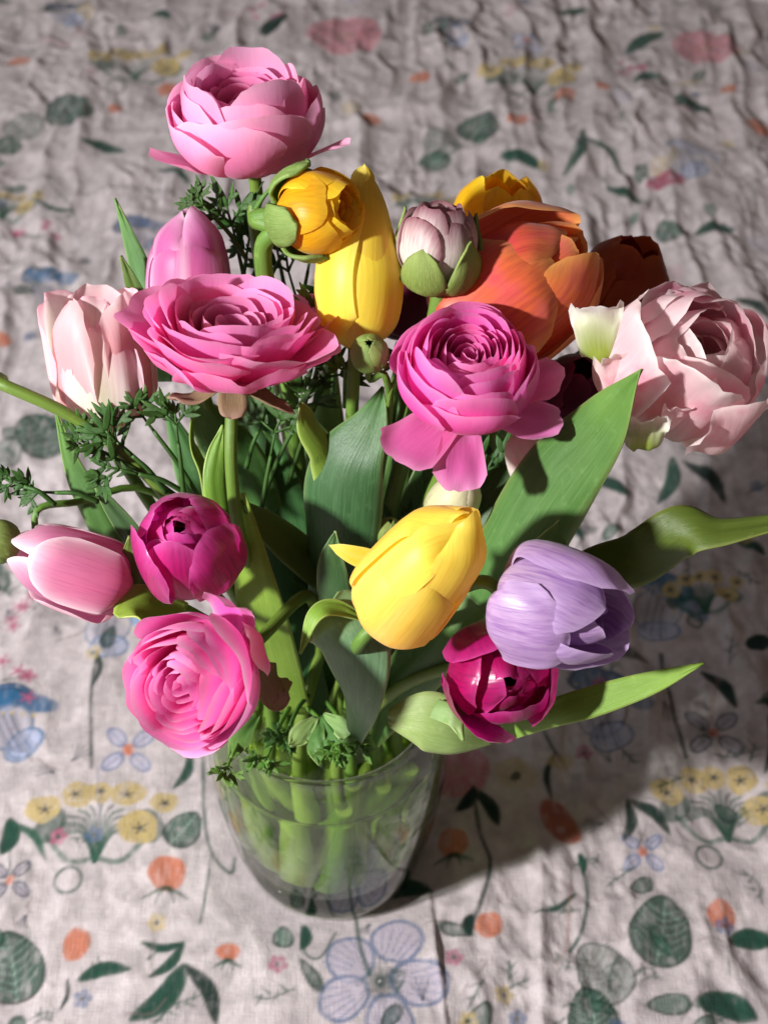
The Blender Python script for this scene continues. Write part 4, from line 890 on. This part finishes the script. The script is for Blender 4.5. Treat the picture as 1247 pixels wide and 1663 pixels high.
# --- tulip leaves, each a part of the tulip it grows on
leaf(t1, [(262, 620, 66), (248, 520, 65), (225, 430, 64.5), (187, 322, 64)], [.5, .72, .62, .35, .02], 'leaf', (-.2, 0, 1), .5, 1)
leaf(t1, [(255, 600, 66), (238, 520, 64.4), (215, 460, 63.8), (197, 415, 63.5)], [.4, .45, .3, .02], 'leaf_olive', (-.3, 0, 1), .5, 2)
leaf(t2, [(215, 960, 64), (160, 840, 62.5), (120, 760, 62), (90, 660, 61.5)], [.5, .62, .55, .3, .02], 'leaf', (-.1, .1, 1), .6, 3)
leaf(t2, [(260, 960, 64), (220, 880, 62.3), (178, 820, 61.8), (150, 778, 61.5)], [.5, .5, .3, .02], 'leaf_blue', (-.3, .1, 1), .6, 4)
leaf(t3, [(535, 1010, 66), (545, 880, 62), (556, 770, 60.5), (600, 690, 60), (622, 628, 60)], [1.2, 1.75, 1.75, .8, .02], 'leaf_blue', (-.25, .1, 1), .42, 5, wave=.12)
leaf(t3, [(560, 800, 62), (540, 730, 61), (505, 690, 60.2), (488, 655, 59.8)], [1.1, 1.1, .7, .03], 'leaf_lime', (.5, .4, .7), 1.1, 6)
leaf(t10, [(740, 1060, 64), (810, 930, 61), (890, 790, 58.6), (975, 690, 56.4), (1042, 600, 54.2)], [1.2, 1.75, 1.8, 1.15, .02], 'leaf', (-.45, .1, .9), .30, 7, wave=.1)
leaf(t10, [(835, 960, 60), (880, 910, 59.4), (905, 870, 59), (914, 838, 58.8)], [.7, .75, .5, .02], 'leaf', (.1, .1, 1), .5, 8)
leaf(t6, [(860, 1010, 64), (960, 930, 62), (1040, 905, 60.5), (1110, 862, 59), (1180, 860, 58.5), (1290, 842, 58)], [.8, 1.0, 1.1, 1.05, .8, .4], 'leaf_olive', (.1, .1, 1), .35, 9, faces=[(.1, .1, 1), (.1, .3, 1), (0, -.1, 1), (0, .75, .7), (.1, .9, .5)], n=44)
leaf(t11, [(800, 1190, 62), (890, 1160, 59.5), (960, 1140, 58.5), (1060, 1108, 57.8), (1142, 1077, 57.2)], [.5, .55, .6, .42, .02], 'leaf_lime', (0, .15, 1), .7, 10)
leaf(t11, [(800, 1200, 60.2), (745, 1190, 59.4), (690, 1172, 59.3), (630, 1165, 60)], [.2, 1.0, 1.2, .35], 'leaf_pale', (-.1, -.1, 1), .38, 11, wave=.06)
leaf(t11, [(705, 1150, 59.0), (735, 1165, 58.5), (752, 1203, 58.3)], [.4, .35, .02], 'leaf_pale', (.2, .1, 1), .6, 12)
leaf(t9, [(575, 1195, 63), (578, 1140, 59.6), (572, 1070, 58.2), (555, 1015, 57.8), (528, 990, 57.6)], [.45, 1.0, 1.5, 1.55, .9], 'leaf_grey', (-.3, .1, 1), .45, 13, faces=[(-.4, .1, 1), (-.4, .1, 1), (-.3, .2, 1), (-.2, .3, 1), (-.2, .5, .9)], n=40)
leaf(t9, [(600, 1010, 58.1), (545, 986, 57.4), (510, 1000, 57.0), (488, 1062, 57.2)], [.05, .36, .34, .03], 'leaf_lime', (-.3, .5, .8), .8, 30, n=26)
leaf(t9, [(545, 1030, 64), (542, 970, 61), (538, 910, 60), (545, 862, 59.6)], [.7, .72, .5, .02], 'leaf_blue', (-.2, 0, 1), .6, 14)
leaf(t9, [(600, 1190, 70), (650, 1110, 66), (720, 1030, 63), (800, 960, 62)], [.8, 1.3, 1.35, .5], 'leaf', (-.4, .2, .9), .3, 15)
leaf(t7, [(600, 1010, 68), (520, 925, 64.5), (450, 865, 63), (390, 815, 62)], [.4, .85, .75, .1], 'leaf_olive', (.2, .4, .9), .4, 16)
leaf(t7, [(290, 1010, 62), (235, 975, 60.5), (210, 930, 60), (212, 870, 59.5)], [.5, .6, .5, .05], 'leaf_olive', (-.2, .2, 1), .7, 17)
leaf(t8, [(300, 1010, 61), (250, 992, 60), (215, 985, 59.5), (188, 1000, 59.2)], [.8, .95, .85, .15], 'leaf_lime', (-.1, .5, .85), -.7, 18)
leaf(t7, [(480, 1160, 69), (440, 1040, 65), (415, 950, 63), (395, 800, 62)], [.7, 1.0, .9, .1], 'leaf_lime', (-.2, .1, 1), .3, 19)
leaf(t1, [(440, 900, 68), (400, 780, 66), (350, 700, 65), (310, 640, 64.5)], [.9, 1.2, 1.0, .1], 'leaf', (-.2, .1, 1), .4, 20)
leaf(t1, [(350, 900, 63), (333, 775, 62), (312, 720, 61.5), (315, 655, 61)], [.3, .35, .22, .04], 'leaf_lime', (.9, .1, .5), .5, 21)
leaf(t7, [(378, 900, 62), (352, 800, 61), (350, 740, 60.8), (362, 690, 60.6)], [.4, .5, .35, .03], 'leaf_lime', (.3, .1, 1), .9, 22)
leaf(t3, [(470, 1160, 71), (490, 1000, 68), (470, 850, 67), (440, 700, 66)], [.9, 1.3, 1.2, .2], 'leaf_blue', (.1, .1, 1), .3, 23)
leaf(t5, [(700, 1160, 71), (730, 1000, 67), (780, 860, 65), (830, 740, 65)], [1., 1.4, 1.3, .2], 'leaf_blue', (-.3, .1, 1), .3, 24)
leaf(t5, [(600, 1150, 72), (650, 980, 69), (680, 860, 67), (690, 740, 66)], [1., 1.4, 1.3, .2], 'leaf_blue', (.1, .1, 1), .3, 25)
leaf(t4, [(540, 1150, 73), (590, 960, 71), (620, 800, 69), (660, 600, 68)], [1., 1.3, 1.3, .2], 'leaf', (.1, .1, 1), .3, 26)
leaf(t4, [(620, 1150, 73), (660, 900, 71), (690, 700, 69), (690, 480, 66)], [.9, 1.2, 1.0, .1], 'leaf', (-.4, .1, 1), .3, 27)
for i_, (tt_, pts_, w_, m_) in enumerate((
    (t5, [(640, 1160, 73), (720, 980, 70), (800, 800, 68), (850, 640, 67)], 1.3, 'leaf'), (t2, [(470, 1170, 73), (420, 960, 70), (330, 800, 68), (270, 660, 67)], .9, 'leaf_blue'),
    (t3, [(500, 1170, 74), (510, 950, 72), (520, 760, 70), (540, 560, 69)], 1.2, 'leaf'), (t6, [(660, 1150, 74), (760, 1010, 71), (850, 900, 69), (930, 760, 68)], 1.2, 'leaf_blue'),
    (t4, [(560, 1150, 75), (600, 900, 73), (650, 700, 71), (730, 500, 69.5)], 1.3, 'leaf_blue'), (t6b, [(620, 1170, 74), (700, 1000, 72), (760, 860, 70), (800, 700, 69)], 1.2, 'leaf_blue'),
    (t1, [(480, 1170, 75), (440, 900, 72), (420, 700, 70), (410, 500, 68)], .9, 'leaf_blue'), (t7, [(520, 1180, 73), (480, 1060, 70), (430, 930, 68), (370, 860, 66)], 1.0, 'leaf_blue'),
    (t6c, [(600, 1180, 74), (640, 1040, 71), (700, 940, 69), (760, 900, 68)], 1.2, 'leaf'), (t5b, [(600, 1150, 75), (700, 850, 72), (820, 700, 70), (960, 560, 69)], 1.0, 'leaf_blue'))):
    leaf(tt_, pts_, [.7, w_, w_ * 1.05, .1], m_, (random.uniform(-.4, .4), .1, 1), .35, 40 + i_, wave=.15)
# sepal seen side-on next to the lower left ranunculus
leaf(r4, [(470, 1105, 60.5), (450, 1120, 60), (440, 1140, 59.8)], [.15, .5, .1], 'sepal_brown', (.3, .3, .9), .8, 28, name='sepal')
leaf(r4, [(440, 1075, 60.5), (435, 1100, 60), (450, 1135, 59.8), (470, 1130, 59.9)], [.2, .55, .5, .1], 'sepal_brown', (.4, .2, .9), .9, 29, name='sepal')

# --- feathery ranunculus leaves
def ferns(parent, rows):
    for i, (x0, y0, d0, x1, y1, d1, sz, mt) in enumerate(rows):
        fern(parent, [(x0, y0, d0), ((x0 + x1) / 2, (y0 + y1) / 2 - 6, (d0 + d1) / 2 - .2), (x1, y1, d1)], sz, mt, seed=int(x1 * 7 + y1), lobes=3)
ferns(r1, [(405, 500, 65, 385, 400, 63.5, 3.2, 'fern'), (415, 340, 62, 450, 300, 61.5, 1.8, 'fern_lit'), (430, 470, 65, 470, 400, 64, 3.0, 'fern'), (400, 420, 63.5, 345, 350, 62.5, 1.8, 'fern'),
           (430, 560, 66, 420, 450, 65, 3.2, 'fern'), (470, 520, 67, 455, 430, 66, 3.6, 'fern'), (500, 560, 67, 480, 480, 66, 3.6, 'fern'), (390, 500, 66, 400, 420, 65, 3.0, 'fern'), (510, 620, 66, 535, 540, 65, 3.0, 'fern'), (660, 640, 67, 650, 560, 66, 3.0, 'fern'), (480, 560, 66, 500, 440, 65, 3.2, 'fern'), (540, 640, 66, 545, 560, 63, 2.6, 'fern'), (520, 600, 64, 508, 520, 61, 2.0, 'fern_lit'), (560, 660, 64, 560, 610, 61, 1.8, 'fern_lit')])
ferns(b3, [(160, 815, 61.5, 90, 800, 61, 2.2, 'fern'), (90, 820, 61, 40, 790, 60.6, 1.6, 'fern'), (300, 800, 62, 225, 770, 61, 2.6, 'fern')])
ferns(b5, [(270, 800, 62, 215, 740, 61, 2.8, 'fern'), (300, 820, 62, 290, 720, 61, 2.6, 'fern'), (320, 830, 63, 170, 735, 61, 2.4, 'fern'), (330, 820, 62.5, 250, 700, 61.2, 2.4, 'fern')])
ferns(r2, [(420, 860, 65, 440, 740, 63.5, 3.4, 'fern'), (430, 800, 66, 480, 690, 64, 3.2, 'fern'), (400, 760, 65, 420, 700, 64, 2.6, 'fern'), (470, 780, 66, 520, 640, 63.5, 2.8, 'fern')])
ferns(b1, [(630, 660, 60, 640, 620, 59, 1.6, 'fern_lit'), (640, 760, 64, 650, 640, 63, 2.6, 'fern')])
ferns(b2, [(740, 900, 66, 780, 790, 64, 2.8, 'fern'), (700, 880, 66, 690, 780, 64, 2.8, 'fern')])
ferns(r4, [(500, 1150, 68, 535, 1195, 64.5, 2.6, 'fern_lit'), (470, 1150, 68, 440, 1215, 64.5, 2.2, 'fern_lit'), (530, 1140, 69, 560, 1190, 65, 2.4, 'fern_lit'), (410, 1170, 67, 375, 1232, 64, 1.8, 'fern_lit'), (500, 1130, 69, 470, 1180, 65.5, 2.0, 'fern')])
for i_, p_ in enumerate(([(520, 1165, 65), (512, 1200, 64.2), (520, 1245, 63.6)], [(525, 1160, 65), (560, 1185, 64), (590, 1215, 63.8)], [(522, 1165, 65), (540, 1210, 63.8), (560, 1250, 63.6)], [(515, 1165, 65), (490, 1190, 64.4), (470, 1212, 64)], [(420, 1160, 66), (395, 1190, 65), (372, 1240, 64.4)])):
    leaf(r4, p_, [.1, .38, .42, .02], 'leaf_pale' if i_ % 2 else 'leaf', (-.2, .2, 1), .5, 60 + i_, n=16, ruffle=.25, thick=.03)
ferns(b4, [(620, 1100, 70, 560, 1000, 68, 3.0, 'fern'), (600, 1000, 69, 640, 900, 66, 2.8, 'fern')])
print('objects', len(bpy.data.objects), 'tris', sum(len(o.data.polygons) * 2 for o in bpy.data.objects if o.type == 'MESH'))
